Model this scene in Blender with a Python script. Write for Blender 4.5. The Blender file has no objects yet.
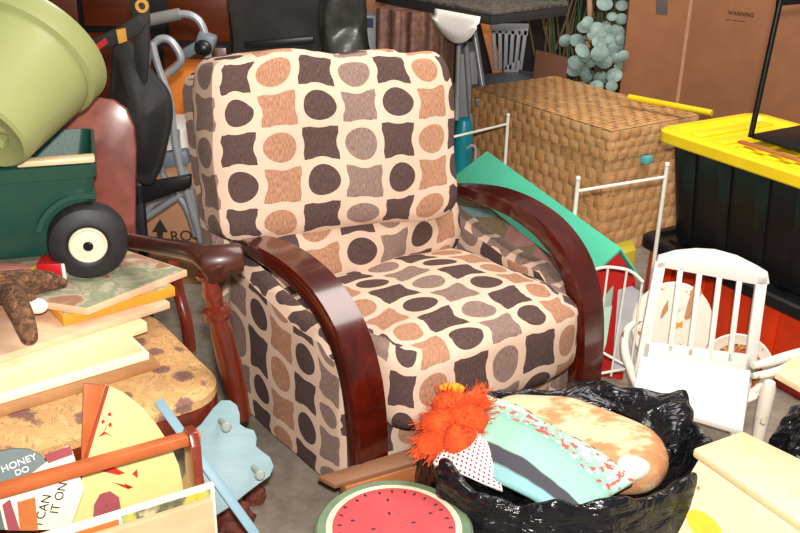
import bpy, bmesh, math, random
from mathutils import Vector, Matrix, noise
random.seed(7)
V = Vector
SC = bpy.context.scene
COL = SC.collection
R = math.radians
# ------------------------------------------------------------------ camera
F_PX, PITCH, ROLL, CAMH = 940.0, R(23.4), R(1.2), 1.52
_F = V((0, math.cos(PITCH), -math.sin(PITCH)))
_R0 = V((1, 0, 0)); _U0 = _R0.cross(_F)
_R = _R0*math.cos(ROLL) + _U0*math.sin(ROLL)
_U = -_R0*math.sin(ROLL) + _U0*math.cos(ROLL)
CAM = V((0, 0, CAMH))
def ray(x, y): return _F + _R*((x-400)/F_PX) - _U*((y-266.5)/F_PX)
def G(x, y, z):                       # point of the place at height z seen at (x, y)
    d = ray(x, y); return CAM + d*((z-CAMH)/d.z)
def D(x, y, Y):                       # point of the place at distance Y seen at (x, y)
    d = ray(x, y); return CAM + d*(Y/d.y)
def onplane(x, y, P, N):
    d = ray(x, y); return CAM + d*((P-CAM).dot(N)/d.dot(N))
cd = bpy.data.cameras.new('camera'); cam = bpy.data.objects.new('camera', cd); COL.objects.link(cam)
cd.sensor_width = 36; cd.lens = 36*F_PX/800; cd.clip_start = .02
cam.matrix_world = Matrix.Translation(CAM) @ Matrix((_R, _U, -_F)).transposed().to_4x4()
SC.camera = cam

# ------------------------------------------------------------------ materials
def newmat(name):
    m = bpy.data.materials.new(name); m.use_nodes = True
    nt = m.node_tree; b = nt.nodes['Principled BSDF']
    return m, nt, b
def ramp(nt, stops, inp, const=False):
    r = nt.nodes.new('ShaderNodeValToRGB'); e = r.color_ramp.elements
    if const: r.color_ramp.interpolation = 'CONSTANT'
    while len(e) < len(stops): e.new(1)
    for k, (p, c) in enumerate(stops):
        e[k].position = p; e[k].color = (*c, 1)
    nt.links.new(inp, r.inputs[0]); return r.outputs[0]
def coords(nt, scale=(1, 1, 1), rot=(0, 0, 0), kind='Object'):
    t = nt.nodes.new('ShaderNodeTexCoord'); mp = nt.nodes.new('ShaderNodeMapping')
    mp.inputs['Scale'].default_value = scale; mp.inputs['Rotation'].default_value = rot
    nt.links.new(t.outputs[kind], mp.inputs['Vector']); return mp.outputs[0]
def ntex(nt, vec, scale, detail=4, rough=.55, dist=0):
    n = nt.nodes.new('ShaderNodeTexNoise'); n.inputs['Scale'].default_value = scale
    n.inputs['Detail'].default_value = detail; n.inputs['Roughness'].default_value = rough
    n.inputs['Distortion'].default_value = dist
    if vec: nt.links.new(vec, n.inputs['Vector'])
    return n.outputs['Fac']
def bump(nt, b, h, strength=.3, dist=.01):
    bn = nt.nodes.new('ShaderNodeBump'); bn.inputs['Strength'].default_value = strength
    bn.inputs['Distance'].default_value = dist
    nt.links.new(h, bn.inputs['Height']); nt.links.new(bn.outputs[0], b.inputs['Normal'])
def mixc(nt, fac, a, b, mode='MIX'):
    m = nt.nodes.new('ShaderNodeMix'); m.data_type = 'RGBA'; m.blend_type = mode
    for s, v in ((0, fac), (6, a), (7, b)):
        if isinstance(v, (int, float)): m.inputs[s].default_value = v
        elif isinstance(v, tuple): m.inputs[s].default_value = (*v, 1)
        else: nt.links.new(v, m.inputs[s])
    return m.outputs[2]
def mth(nt, op, a, b=0.0, c=None):
    m = nt.nodes.new('ShaderNodeMath'); m.operation = op
    for s, v in ((0, a), (1, b), (2, c)):
        if v is None: continue
        if isinstance(v, (int, float)): m.inputs[s].default_value = v
        else: nt.links.new(v, m.inputs[s])
    return m.outputs[0]
def lin(h):
    h = h.lstrip('#'); o = []
    for k in (0, 2, 4):
        c = int(h[k:k+2], 16)/255; o.append(c/12.92 if c <= .04045 else ((c+.055)/1.055)**2.4)
    return tuple(o)
def plain(name, hexc, rough=.5, metal=0, var=.25, scale=8, bmp=0, bscale=60, coat=0, sheen=0):
    """slightly uneven surface of one colour"""
    m, nt, b = newmat(name); c = lin(hexc)
    v = coords(nt); f = ntex(nt, v, scale, 5)
    lo = tuple(x*(1-var) for x in c); hi = tuple(min(1, x*(1+var*.6)) for x in c)
    nt.links.new(ramp(nt, [(.3, lo), (.7, hi)], f), b.inputs['Base Color'])
    b.inputs['Roughness'].default_value = rough; b.inputs['Metallic'].default_value = metal
    b.inputs['Coat Weight'].default_value = coat
    b.inputs['Sheen Weight'].default_value = sheen
    if bmp: bump(nt, b, ntex(nt, v, bscale, 3), bmp, .004)
    return m
def woodm(name, dark, light, rough=.35, axis=0, scale=14, coat=0, bmp=.1):
    m, nt, b = newmat(name)
    s = [scale]*3; s[axis] = scale*.09
    v = coords(nt, tuple(s)); f = ntex(nt, v, 2.2, 6, .6, .6)
    f2 = ntex(nt, coords(nt), 3, 3)
    c1 = ramp(nt, [(.25, lin(dark)), (.72, lin(light))], f)
    c2 = mixc(nt, .25, c1, ramp(nt, [(.3, lin(dark)), (.7, lin(light))], f2))
    nt.links.new(c2, b.inputs['Base Color'])
    b.inputs['Roughness'].default_value = rough; b.inputs['Coat Weight'].default_value = coat
    b.inputs['Coat Roughness'].default_value = .12
    if bmp: bump(nt, b, f, bmp, .003)
    return m
def chippaint(name, paint, under, amount=.62, rough=.45, scale=9):
    m, nt, b = newmat(name)
    f = ntex(nt, coords(nt), scale, 8, .7)
    nt.links.new(ramp(nt, [(amount, lin(paint)), (amount+.03, lin(under))], f), b.inputs['Base Color'])
    b.inputs['Roughness'].default_value = rough; bump(nt, b, f, .15, .003)
    return m
def patches(name, cols, scale=12, rough=.6, detail=2, dist=1.0):
    m, nt, b = newmat(name)
    f = ntex(nt, coords(nt), scale, detail, .5, dist)
    n = len(cols); st = [(.3+.4*k/n, lin(c)) for k, c in enumerate(cols)]
    nt.links.new(ramp(nt, st, f, False), b.inputs['Base Color'])
    b.inputs['Roughness'].default_value = rough
    return m
def retro():
    """upholstery: circles and pinched squares between cream bands, UV in pattern cells"""
    m, nt, b = newmat('retro_upholstery')
    t = nt.nodes.new('ShaderNodeTexCoord'); sp = nt.nodes.new('ShaderNodeSeparateXYZ')
    nt.links.new(t.outputs['UV'], sp.inputs[0])
    u0, v0 = sp.outputs[0], sp.outputs[1]
    # the bands swing a little
    u = mth(nt, 'ADD', u0, mth(nt, 'MULTIPLY', mth(nt, 'SINE', mth(nt, 'MULTIPLY', v0, math.pi)), .035))
    v = mth(nt, 'ADD', v0, mth(nt, 'MULTIPLY', mth(nt, 'SINE', mth(nt, 'MULTIPLY', u0, math.pi)), .035))
    iu = mth(nt, 'FLOOR', u); iv = mth(nt, 'FLOOR', v)
    fu = mth(nt, 'SUBTRACT', mth(nt, 'SUBTRACT', u, iu), .5)
    fv = mth(nt, 'SUBTRACT', mth(nt, 'SUBTRACT', v, iv), .5)
    par = mth(nt, 'FLOORED_MODULO', mth(nt, 'ADD', iu, iv), 2.0)       # 0 circle, 1 square
    r2 = mth(nt, 'SQRT', mth(nt, 'ADD', mth(nt, 'POWER', mth(nt, 'ABSOLUTE', fu), 2.0), mth(nt, 'POWER', mth(nt, 'ABSOLUTE', fv), 2.0)))
    circ = mth(nt, 'LESS_THAN', r2, .405)
    au = mth(nt, 'ABSOLUTE', fu); av = mth(nt, 'ABSOLUTE', fv)
    mx = mth(nt, 'MAXIMUM', au, av); mn = mth(nt, 'MINIMUM', au, av)
    dn = mth(nt, 'SQRT', mth(nt, 'ADD', mth(nt, 'POWER', mth(nt, 'SUBTRACT', 1.0, mx), 2.0), mth(nt, 'POWER', mn, 2.0)))
    sq = mth(nt, 'MULTIPLY', mth(nt, 'GREATER_THAN', dn, .61), mth(nt, 'LESS_THAN', mx, .44))
    inside = mth(nt, 'ADD', mth(nt, 'MULTIPLY', circ, mth(nt, 'SUBTRACT', 1.0, par)), mth(nt, 'MULTIPLY', sq, par))
    cm = mth(nt, 'FLOORED_MODULO', iu, 4.0)                           # colour goes by column
    c = ramp(nt, [(0, lin('#8a746a')), (.25, lin('#564440')), (.5, lin('#ab8065')), (.75, lin('#564440'))],
             mth(nt, 'DIVIDE', mth(nt, 'ADD', cm, .5), 4.0), True)
    vm = nt.nodes.new('ShaderNodeMapping'); vm.inputs['Scale'].default_value = (14, 2.2, 1)
    nt.links.new(t.outputs['UV'], vm.inputs['Vector'])
    f = ntex(nt, vm.outputs[0], 3.2, 4, .7)
    streak = ramp(nt, [(.30, (.5, .48, .48)), (.68, (1.5, 1.45, 1.45))], f)
    cs = mixc(nt, 1.0, c, streak, 'MULTIPLY')
    band = mixc(nt, .3, lin('#dabba4'), ramp(nt, [(.3, lin('#c6a68e')), (.7, lin('#e8cdb8'))], f))
    nt.links.new(mixc(nt, inside, band, cs), b.inputs['Base Color'])
    b.inputs['Roughness'].default_value = .9
    b.inputs['Specular IOR Level'].default_value = .15
    hh = mth(nt, 'ADD', mth(nt, 'MULTIPLY', inside, -.6), f)
    bump(nt, b, hh, .35, .003)
    return m
M = {}
M['retro'] = retro()
def concrete():
    m, nt, b = newmat('stained_concrete')
    f = ntex(nt, coords(nt), 3.2, 8, .65); g = ntex(nt, coords(nt), 26, 4, .6)
    c = mixc(nt, .35, ramp(nt, [(.3, lin('#6f6355')), (.55, lin('#998c7b')), (.75, lin('#b3a692'))], f), ramp(nt, [(.35, lin('#5a5047')), (.7, lin('#a59a8c'))], g))
    nt.links.new(c, b.inputs['Base Color']); b.inputs['Roughness'].default_value = .8
    bump(nt, b, g, .15, .004); return m
M['concrete'] = concrete()
M['mahogany'] = woodm('glossy_mahogany', '#260602', '#5e1507', .25, 1, 9, .8, .03)
M['mahogany_edge'] = M['mahogany']
M['oldwood'] = woodm('worn_dark_chair_wood', '#3a1009', '#7c2c16', .28, 2, 12, .5, .08)
M['oldarm'] = woodm('worn_brown_arm_wood', '#2a120b', '#532617', .4, 0, 12, .3, .08)
M['wallm'] = plain('dim_garage_wall', '#2c2420', .9, 0, .4, 2)
M['black'] = plain('black_plastic', '#161618', .38, 0, .2, 8, .08, 40)
M['blackfabric'] = plain('black_nylon', '#262422', .7, 0, .5, 9, .3, 30)
M['blackmetal'] = plain('black_metal', '#141416', .35, .3)
M['yellow'] = plain('yellow_plastic', '#f2cf1c', .35, 0, .12, 6)
M['orangered'] = plain('orange_red_plastic', '#d8380f', .4, 0, .15, 4)
M['whitepaint'] = plain('white_paint', '#f1ebe2', .35, 0, .05, 9)
M['whiterod'] = plain('cream_white_metal', '#efe8da', .35, 0, .12, 30)
M['whitechip'] = chippaint('worn_white_paint', '#efe3d2', '#9a6a48', .62, .5, 16)
M['creambox'] = woodm('cream_painted_wood', '#ecdcb0', '#f6ecca', .5, 0, 8, 0, .03)
M['creamtop'] = woodm('pale_pine_lid', '#e6cc98', '#f3e0b4', .45, 0, 8, 0, .03)
M['yellowoval'] = plain('yellow_paint', '#f2e24a', .5)
M['card'] = plain('brown_cardboard', '#9a6644', .85, 0, .12, 9, .05, 80)
M['carddark'] = plain('brown_card_panel', '#6b432e', .85, 0, .15, 5)
M['cardlight'] = plain('tan_cardboard', '#b98762', .85, 0, .12, 5)
M['cardedge'] = plain('torn_cardboard_edge', '#c99873', .85)
M['ink'] = plain('dark_print', '#2d2019', .8)
M['greytape'] = plain('grey_tape', '#5f5650', .5)
M['tealroof'] = plain('teal_green_board', '#56c6a2', .5, 0, .08, 5, .1, 50)
M['redwall'] = plain('red_painted_board', '#c01a18', .45, 0, .12, 6)
M['beigewall'] = chippaint('beige_painted_board', '#ad9a78', '#8d8664', .62, .7, 9)
M['lightteal'] = plain('light_teal_plastic', '#5fb8bc', .4)
M['lightblue'] = plain('light_blue_board', '#9fd2d2', .6)
M['pinkboard'] = plain('pale_pink_board', '#d9a09a', .6)
M['mintboard'] = plain('mint_board', '#a8c9b4', .6, 0, .15, 20)
M['alu'] = plain('brushed_aluminium', '#a6aaae', .35, .35, .15, 20)
M['greygrip'] = plain('grey_foam_grip', '#7d7a76', .8)
M['greyplastic'] = plain('light_grey_plastic', '#9fa1a5', .45, 0, .08, 6)
M['bluegreyplastic'] = plain('blue_grey_plastic', '#6f7880', .45, 0, .12, 6)
M['teal'] = plain('teal_plastic', '#0d7f8c', .35, 0, .12, 6)
M['orangewood'] = plain('orange_wood', '#dd7c24', .5, 0, .15, 10)
M['paper'] = plain('white_paper', '#e9e4dc', .6, 0, .04)
M['stoneTop'] = patches('mottled_grey_tabletop', ['#2e2a26', '#4a443d', '#5d554b', '#3a352f'], 30, .5, 6, .4)
M['darktable'] = plain('dark_table_edge', '#2c2b2c', .4)
M['browncol'] = None
M['greentub'] = plain('dark_green_plastic', '#1f4a3d', .38, 0, .12, 12, .06, 90)
M['creamplastic'] = plain('cream_plastic', '#e0c49c', .45)
M['rubber'] = plain('black_rubber', '#232123', .55, 0, .35, 40)
M['hub'] = plain('ivory_hub', '#e8dfc4', .4, 0, .05)
M['limepot'] = plain('lime_green_plastic', '#989e66', .38, 0, .08, 4)
M['cherry'] = patches('cherry_veneer', ['#5a2a22', '#7b3b30', '#8d4a3c', '#6c3229', '#94584a'], 4, .28, 6, .5)
M['leaf'] = plain('grey_green_leaf', '#93ada6', .5, 0, .3, 30)
M['stem'] = plain('dry_stem', '#6d5c3a', .8)
M['grass'] = plain('dark_green_blade', '#3f5a2a', .7)
M['dresser'] = woodm('orange_brown_wood', '#481806', '#7a340e', .35, 0, 6, .2, .02)
M['redcloth'] = plain('red_card', '#c8141c', .4)
M['pinkbox'] = plain('salmon_card', '#d6887a', .55)
M['tagorange'] = plain('orange_tag', '#d99b3c', .6)
M['tagred'] = plain('red_tag', '#c01d24', .6)
M['cream'] = plain('cream_board', '#f0e0ae', .6, 0, .06, 5)
M['ivory'] = plain('ivory_board', '#f3ead0', .6, 0, .05, 5)
M['pinkwood'] = woodm('pinkish_pine', '#d3a27e', '#ecc8a4', .6, 0, 8)
M['ply'] = woodm('brown_plywood', '#93613a', '#bd8a58', .6, 0, 10)
M['goldboard'] = plain('golden_yellow_edge', '#dc9a2c', .5, 0, .1)
M['handleo'] = woodm('orange_stained_wood', '#a8502a', '#c9703c', .4, 0, 10, .2)
M['redbrown'] = woodm('red_brown_wood', '#5f1f14', '#8d3a24', .3, 2, 10, .4)
M['peach'] = woodm('peach_pine', '#cf9c74', '#e2b690', .5, 0, 9)
M['pegblue'] = woodm('pale_blue_paint', '#708b91', '#8aa4a8', .55, 0, 14)
M['bluestick'] = plain('sky_blue_paint', '#7b9dab', .5, 0, .08)
M['peg'] = plain('grey_green_paint', '#94a094', .45)
M['rock'] = plain('rough_red_brown_wood', '#6f3325', .8, 0, .5, 24, .6, 30)
M['slate'] = plain('grey_painted_board', '#6f7b7b', .6)
M['chalk'] = plain('white_lettering', '#f5f5f0', .6)
M['maroon'] = plain('maroon_board', '#9d4a52', .6)
M['fanyellow'] = plain('straw_yellow', '#e6cf88', .6, 0, .08, 12)
M['fanred'] = plain('brick_red_paint', '#a83a28', .5)
M['scarlet'] = plain('scarlet_paint', '#c8301c', .5)
M['orangeboard'] = plain('orange_brown_board', '#c27038', .5)
M['landscape'] = patches('painted_landscape', ['#3f4a34', '#6a7a48', '#e0b92e', '#a9b46a', '#5a5a48', '#c9bd94'], 14, .6, 4, .8)
M['canvas'] = patches('painted_canvas', ['#9aa08a', '#b7b090', '#8e9678', '#c3b8a0', '#a7795f'], 12, .55, 5, .7)
M['bench'] = woodm('weathered_brown_plank', '#6e4a34', '#97694a', .55, 0, 9)
M['benchedge'] = woodm('orange_brown_edge', '#8d4e2a', '#b87444', .5, 0, 9)
M['wmred'] = plain('watermelon_red', '#c24a4e', .45, 0, .12, 14)
M['wmcream'] = plain('cream_ring', '#eadfb8', .5)
M['wmgreen'] = plain('dusty_green', '#6f8465', .5, 0, .2, 24)
M['seed'] = plain('black_seed', '#1f1a1a', .5)
M['denim'] = plain('charcoal_cloth', '#4a4850', .9, 0, .25, 26)
M['aqua'] = plain('aqua_cloth', '#a9dccb', .85, 0, .1, 8, .2, 50)
M['fluff'] = plain('orange_yarn', '#e0521a', .9, 0, .35, 40)
M['fluffyellow'] = plain('yellow_yarn', '#f0a420', .9)
M['plushwhite'] = plain('white_plush', '#efe6d8', .9)
M['terracotta'] = plain('peach_clay', '#d08a62', .7)
M['greyboard'] = plain('pale_grey_card', '#b5b2b6', .6)
M['yellowgreen'] = plain('mustard_board', '#b6a428', .6)

def floral():
    m, nt, b = newmat('floral_seat_cloth')
    v = coords(nt)
    vo = nt.nodes.new('ShaderNodeTexVoronoi'); vo.inputs['Scale'].default_value = 17; nt.links.new(v, vo.inputs['Vector'])
    n = ntex(nt, v, 60, 5, .7, 1.5); n2 = ntex(nt, v, 16, 3, .5, 3)
    d = mth(nt, 'ADD', vo.outputs['Distance'], mth(nt, 'MULTIPLY', mth(nt, 'SUBTRACT', n, .5), .5))
    fl = ramp(nt, [(.0, (1, 1, 1)), (.33, (.85, .85, .85)), (.42, (0, 0, 0))], d)
    c1 = mixc(nt, .5, lin('#cf9f66'), ramp(nt, [(.35, lin('#bd8a54')), (.65, lin('#dcb07a'))], n2))
    vine = ramp(nt, [(.485, (0, 0, 0)), (.495, (.7, .7, .7)), (.505, (.7, .7, .7)), (.515, (0, 0, 0))], n2)
    c2 = mixc(nt, vine, c1, lin('#6f6a45'))
    c3 = mixc(nt, fl, c2, mixc(nt, n, lin('#5d2f3a'), lin('#8f6a5e')))
    nt.links.new(c3, b.inputs['Base Color']); b.inputs['Roughness'].default_value = .85
    return m
M['floral'] = floral()
def ribbed():
    m, nt, b = newmat('mottled_brown_panel')
    f = ntex(nt, coords(nt, (18, 18, 1.2)), 2, 5, .6); g = ntex(nt, coords(nt), 40, 4)
    c = mixc(nt, .3, ramp(nt, [(.3, lin('#4a2c24')), (.55, lin('#7f584a')), (.72, lin('#a07c6c'))], f), ramp(nt, [(.4, lin('#3a211a')), (.7, lin('#9b7a6a'))], g))
    nt.links.new(c, b.inputs['Base Color']); b.inputs['Roughness'].default_value = .4; return m
M['browncol'] = ribbed()
def wicker():
    m, nt, b = newmat('woven_banana_leaf')
    v = coords(nt); f = ntex(nt, v, 16, 6, .7); g = ntex(nt, coords(nt, (1, 1, 5)), 30, 4, .6)
    c = mixc(nt, .5, ramp(nt, [(.3, lin('#94602f')), (.5, lin('#d09a62')), (.72, lin('#ecc592'))], f), ramp(nt, [(.3, lin('#a8713e')), (.7, lin('#e6b47c'))], g))
    nt.links.new(c, b.inputs['Base Color']); b.inputs['Roughness'].default_value = .42
    bump(nt, b, g, .4, .004); return m
M['wicker'] = wicker()
M['wickergap'] = plain('wicker_core', '#e8c68e', .8)
def bagm():
    m, nt, b = newmat('shiny_black_bag_film')
    b.inputs['Base Color'].default_value = (.006, .006, .008, 1); b.inputs['Roughness'].default_value = .22
    f = ntex(nt, coords(nt, (.6, 1, 1.6)), 11, 3, .5, 1.2)
    g = ntex(nt, coords(nt), 55, 3, .5, .5)
    bump(nt, b, mth(nt, 'ADD', f, mth(nt, 'MULTIPLY', g, .10)), 1, .03); return m
M['bag'] = bagm()
def pillowm():
    m, nt, b = newmat('cream_pillow_cloth')
    v = coords(nt, (1, 1, 1)); f = ntex(nt, coords(nt, (.8, 1.6, 1)), 6, 6, .65)
    c = ramp(nt, [(.48, lin('#ddc59a')), (.54, lin('#c48c5e')), (.63, lin('#bb7c52')), (.68, lin('#dcc296'))], f)
    nt.links.new(c, b.inputs['Base Color']); b.inputs['Roughness'].default_value = .9
    bump(nt, b, ntex(nt, v, 18, 3), .4, .01); return m
M['pillow'] = pillowm()
def quiltm():
    m, nt, b = newmat('striped_quilt_cloth')
    t = nt.nodes.new('ShaderNodeTexCoord'); sp = nt.nodes.new('ShaderNodeSeparateXYZ')
    nt.links.new(t.outputs['UV'], sp.inputs[0])
    n = ntex(nt, coords(nt), 9, 2)
    y = mth(nt, 'ADD', sp.outputs[1], mth(nt, 'MULTIPLY', mth(nt, 'SUBTRACT', n, .5), .12))
    c = ramp(nt, [(0, lin('#86b4b4')), (.14, lin('#86b4b4')), (.17, lin('#46444c')), (.33, lin('#46444c')), (.35, lin('#96ccb2')), (.64, lin('#90c8ac')), (.70, lin('#7fb8a4')), (1, lin('#b3d6bf'))], y)
    fl = ntex(nt, coords(nt), 60, 3)
    red = mth(nt, 'MULTIPLY', mth(nt, 'GREATER_THAN', fl, .57), mth(nt, 'GREATER_THAN', y, .69))
    wh = mth(nt, 'MULTIPLY', mth(nt, 'LESS_THAN', fl, .42), mth(nt, 'GREATER_THAN', y, .69))
    c = mixc(nt, red, c, lin('#c25a58')); c = mixc(nt, wh, c, lin('#dfe3cf'))
    nt.links.new(c, b.inputs['Base Color']); b.inputs['Roughness'].default_value = .9
    bump(nt, b, ntex(nt, coords(nt), 30, 3), .5, .008); return m
M['quilt'] = quiltm()
def polka():
    m, nt, b = newmat('white_cloth_with_dark_dots')
    t = nt.nodes.new('ShaderNodeTexCoord'); sp = nt.nodes.new('ShaderNodeSeparateXYZ')
    nt.links.new(t.outputs['UV'], sp.inputs[0])
    a = mth(nt, 'SUBTRACT', mth(nt, 'FRACT', mth(nt, 'MULTIPLY', sp.outputs[0], 14.0)), .5)
    c = mth(nt, 'SUBTRACT', mth(nt, 'FRACT', mth(nt, 'MULTIPLY', sp.outputs[1], 12.0)), .5)
    d = mth(nt, 'ADD', mth(nt, 'MULTIPLY', a, a), mth(nt, 'MULTIPLY', c, c))
    col = mixc(nt, mth(nt, 'LESS_THAN', d, .07), lin('#ece6de'), lin('#7c2f36'))
    nt.links.new(col, b.inputs['Base Color']); b.inputs['Roughness'].default_value = .9; return m
M['polka'] = polka()
def tigerm():
    m, nt, b = newmat('striped_brown_plush')
    v = coords(nt); f = ntex(nt, v, 38, 3, .5, 1.5); g = ntex(nt, v, 160, 2)
    c = mixc(nt, .25, ramp(nt, [(.4, lin('#3d2418')), (.55, lin('#7c5236')), (.7, lin('#9b7050'))], f), ramp(nt, [(.3, lin('#3a2216')), (.7, lin('#a98260'))], g))
    nt.links.new(c, b.inputs['Base Color']); b.inputs['Roughness'].default_value = 1
    bump(nt, b, g, .8, .01); return m
M['tiger'] = tigerm()
M['polkagreen'] = patches('green_and_white_print', ['#dfe6cf', '#a9c8b8', '#e9b96a', '#f0ece0'], 30, .8, 2, .5)
M['platepaint'] = patches('painted_autumn_plate', ['#d9651c', '#8d2f14', '#e9a02c', '#2c2018', '#cf4a1c'], 26, .4, 3, .8)

# ------------------------------------------------------------------ mesh helpers
WM = {}
def thing(name, label, cat, loc=(0, 0, 0), rz=0, group=None):
    o = bpy.data.objects.new(name, None); COL.objects.link(o); o.empty_display_size = .05
    o.location = loc; o.rotation_euler = (0, 0, rz)
    WM[o.name] = Matrix.Translation(V(loc)) @ Matrix.Rotation(rz, 4, 'Z')
    o['label'] = label; o['category'] = cat
    if group: o['group'] = group
    return o
def obj(name, bm, mat, parent=None, local=False, smooth=True, origin=None, label=None, cat=None, kind=None, group=None, mods=None, mats=None):
    me = bpy.data.meshes.new(name)
    bmesh.ops.recalc_face_normals(bm, faces=bm.faces)
    o = bpy.data.objects.new(name, me); COL.objects.link(o)
    if parent:
        o.parent = parent; WM[o.name] = WM[parent.name].copy()
        if not local: bm.transform(WM[parent.name].inverted())
    else:
        org = V(origin) if origin else V((0, 0, 0))
        o.location = org; WM[o.name] = Matrix.Translation(org)
        if not local: bm.transform(Matrix.Translation(-org))
    for f in bm.faces: f.smooth = smooth
    if smooth:
        for e in bm.edges:
            if len(e.link_faces) == 2 and e.calc_face_angle(0) > R(38): e.smooth = False
    bm.to_mesh(me); bm.free()
    for m_ in (mats or [mat]): me.materials.append(m_)
    if label: o['label'] = label
    if cat: o['category'] = cat
    if kind: o['kind'] = kind
    if group: o['group'] = group
    return o
def single(name, bm, mat, label, cat, **k):
    xs = [v.co for v in bm.verts]
    o = V((sum(v.x for v in xs)/len(xs), sum(v.y for v in xs)/len(xs), min(v.z for v in xs)))
    return obj(name, bm, mat, None, origin=o, label=label, cat=cat, **k)
def NB(): return bmesh.new()
def frame(x=(1, 0, 0), z=(0, 0, 1)):
    z = V(z).normalized(); x = V(x); x = (x - z*x.dot(z)).normalized(); y = z.cross(x)
    return Matrix((x, y, z)).transposed()
def box(bm, c, s, rot=None, bev=0):
    """box centred at c, size s, rot a 3x3 matrix"""
    t = NB(); bmesh.ops.create_cube(t, size=1)
    for v in t.verts: v.co = V((v.co.x*s[0], v.co.y*s[1], v.co.z*s[2]))
    if bev: bmesh.ops.bevel(t, geom=t.edges[:], offset=bev, segments=2, affect='EDGES', profile=.5)
    if rot is not None: t.transform(rot.to_4x4())
    t.transform(Matrix.Translation(V(c))); merge(bm, t); return bm
def merge(bm, t):
    me = bpy.data.meshes.new('t'); t.to_mesh(me); t.free(); bm.from_mesh(me); bpy.data.meshes.remove(me)
def smoothpath(pts, n=6, closed=False):
    P = [V(p) for p in pts]; out = []
    N = len(P); rng = N if closed else N-1
    for i in range(rng):
        if closed: a, b, c, d = P[(i-1) % N], P[i], P[(i+1) % N], P[(i+2) % N]
        else: a, b, c, d = P[max(i-1, 0)], P[i], P[i+1], P[min(i+2, N-1)]
        for k in range(n):
            t = k/n
            out.append(.5*((2*b)+(c-a)*t+(2*a-5*b+4*c-d)*t*t+(-a+3*b-3*c+d)*t**3))
    if not closed: out.append(P[-1])
    return out
def tube(bm, pts, r, seg=10, closed=False, sm=0, cap=True):
    if sm:
        n0 = len(pts); P = smoothpath(pts, sm, closed)
        if isinstance(r, (list, tuple)):
            r = [r[min(int(k/sm), n0-1)]*(1-(k % sm)/sm)+r[min(int(k/sm)+1, n0-1)]*((k % sm)/sm) for k in range(len(P))]
    else: P = [V(p) for p in pts]
    if not isinstance(r, (list, tuple)): r = [r]*len(P)
    rings = []; N = len(P); up = None
    for i, p in enumerate(P):
        if closed: t = (P[(i+1) % N]-P[i-1]).normalized()
        else: t = (P[min(i+1, N-1)]-P[max(i-1, 0)]).normalized()
        if up is None:
            up = V((0, 0, 1)) if abs(t.z) < .9 else V((1, 0, 0))
        up = (up-t*up.dot(t)).normalized(); s = t.cross(up)
        rings.append([bm.verts.new(p+(up*math.cos(a)+s*math.sin(a))*r[i]) for a in [2*math.pi*k/seg for k in range(seg)]])
    for i in range(N if closed else N-1):
        a, b = rings[i], rings[(i+1) % N]
        for k in range(seg): bm.faces.new((a[k], a[(k+1) % seg], b[(k+1) % seg], b[k]))
    if cap and not closed: bm.faces.new(rings[0][::-1]); bm.faces.new(rings[-1])
    return bm
def lathe(bm, prof, c, axis=(0, 0, 1), seg=32, x=(1, 0, 0), sc=(1, 1)):
    """prof: list of (radius, height); closed at both ends when the radius is 0"""
    A = V(axis).normalized(); X = V(x)
    if abs(A.dot(X.normalized())) > .95: X = V((0, 1, 0))
    fr = frame(X, A); c = V(c); rings = []
    for r, h in prof:
        if r < 1e-6: rings.append([bm.verts.new(c+fr @ V((0, 0, h)))])
        else: rings.append([bm.verts.new(c+fr @ V((r*sc[0]*math.cos(2*math.pi*k/seg), r*sc[1]*math.sin(2*math.pi*k/seg), h))) for k in range(seg)])
    for a, b in zip(rings, rings[1:]):
        for k in range(seg):
            q = [a[k % len(a)], a[(k+1) % len(a)], b[(k+1) % len(b)], b[k % len(b)]]
            q = list(dict.fromkeys(q))
            if len(q) > 2: bm.faces.new(q)
    return bm
def prism(bm, pts, d, bev=0):
    """polygon (world points) pushed along vector d"""
    t = NB(); d = V(d)
    a = [t.verts.new(V(p)) for p in pts]; b = [t.verts.new(V(p)+d) for p in pts]
    n = len(a); t.faces.new(a[::-1]); t.faces.new(b)
    for i in range(n): t.faces.new((a[i], a[(i+1) % n], b[(i+1) % n], b[i]))
    bmesh.ops.recalc_face_normals(t, faces=t.faces)
    if bev: bmesh.ops.bevel(t, geom=t.edges[:], offset=bev, segments=2, affect='EDGES', profile=.5)
    merge(bm, t); return bm
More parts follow.
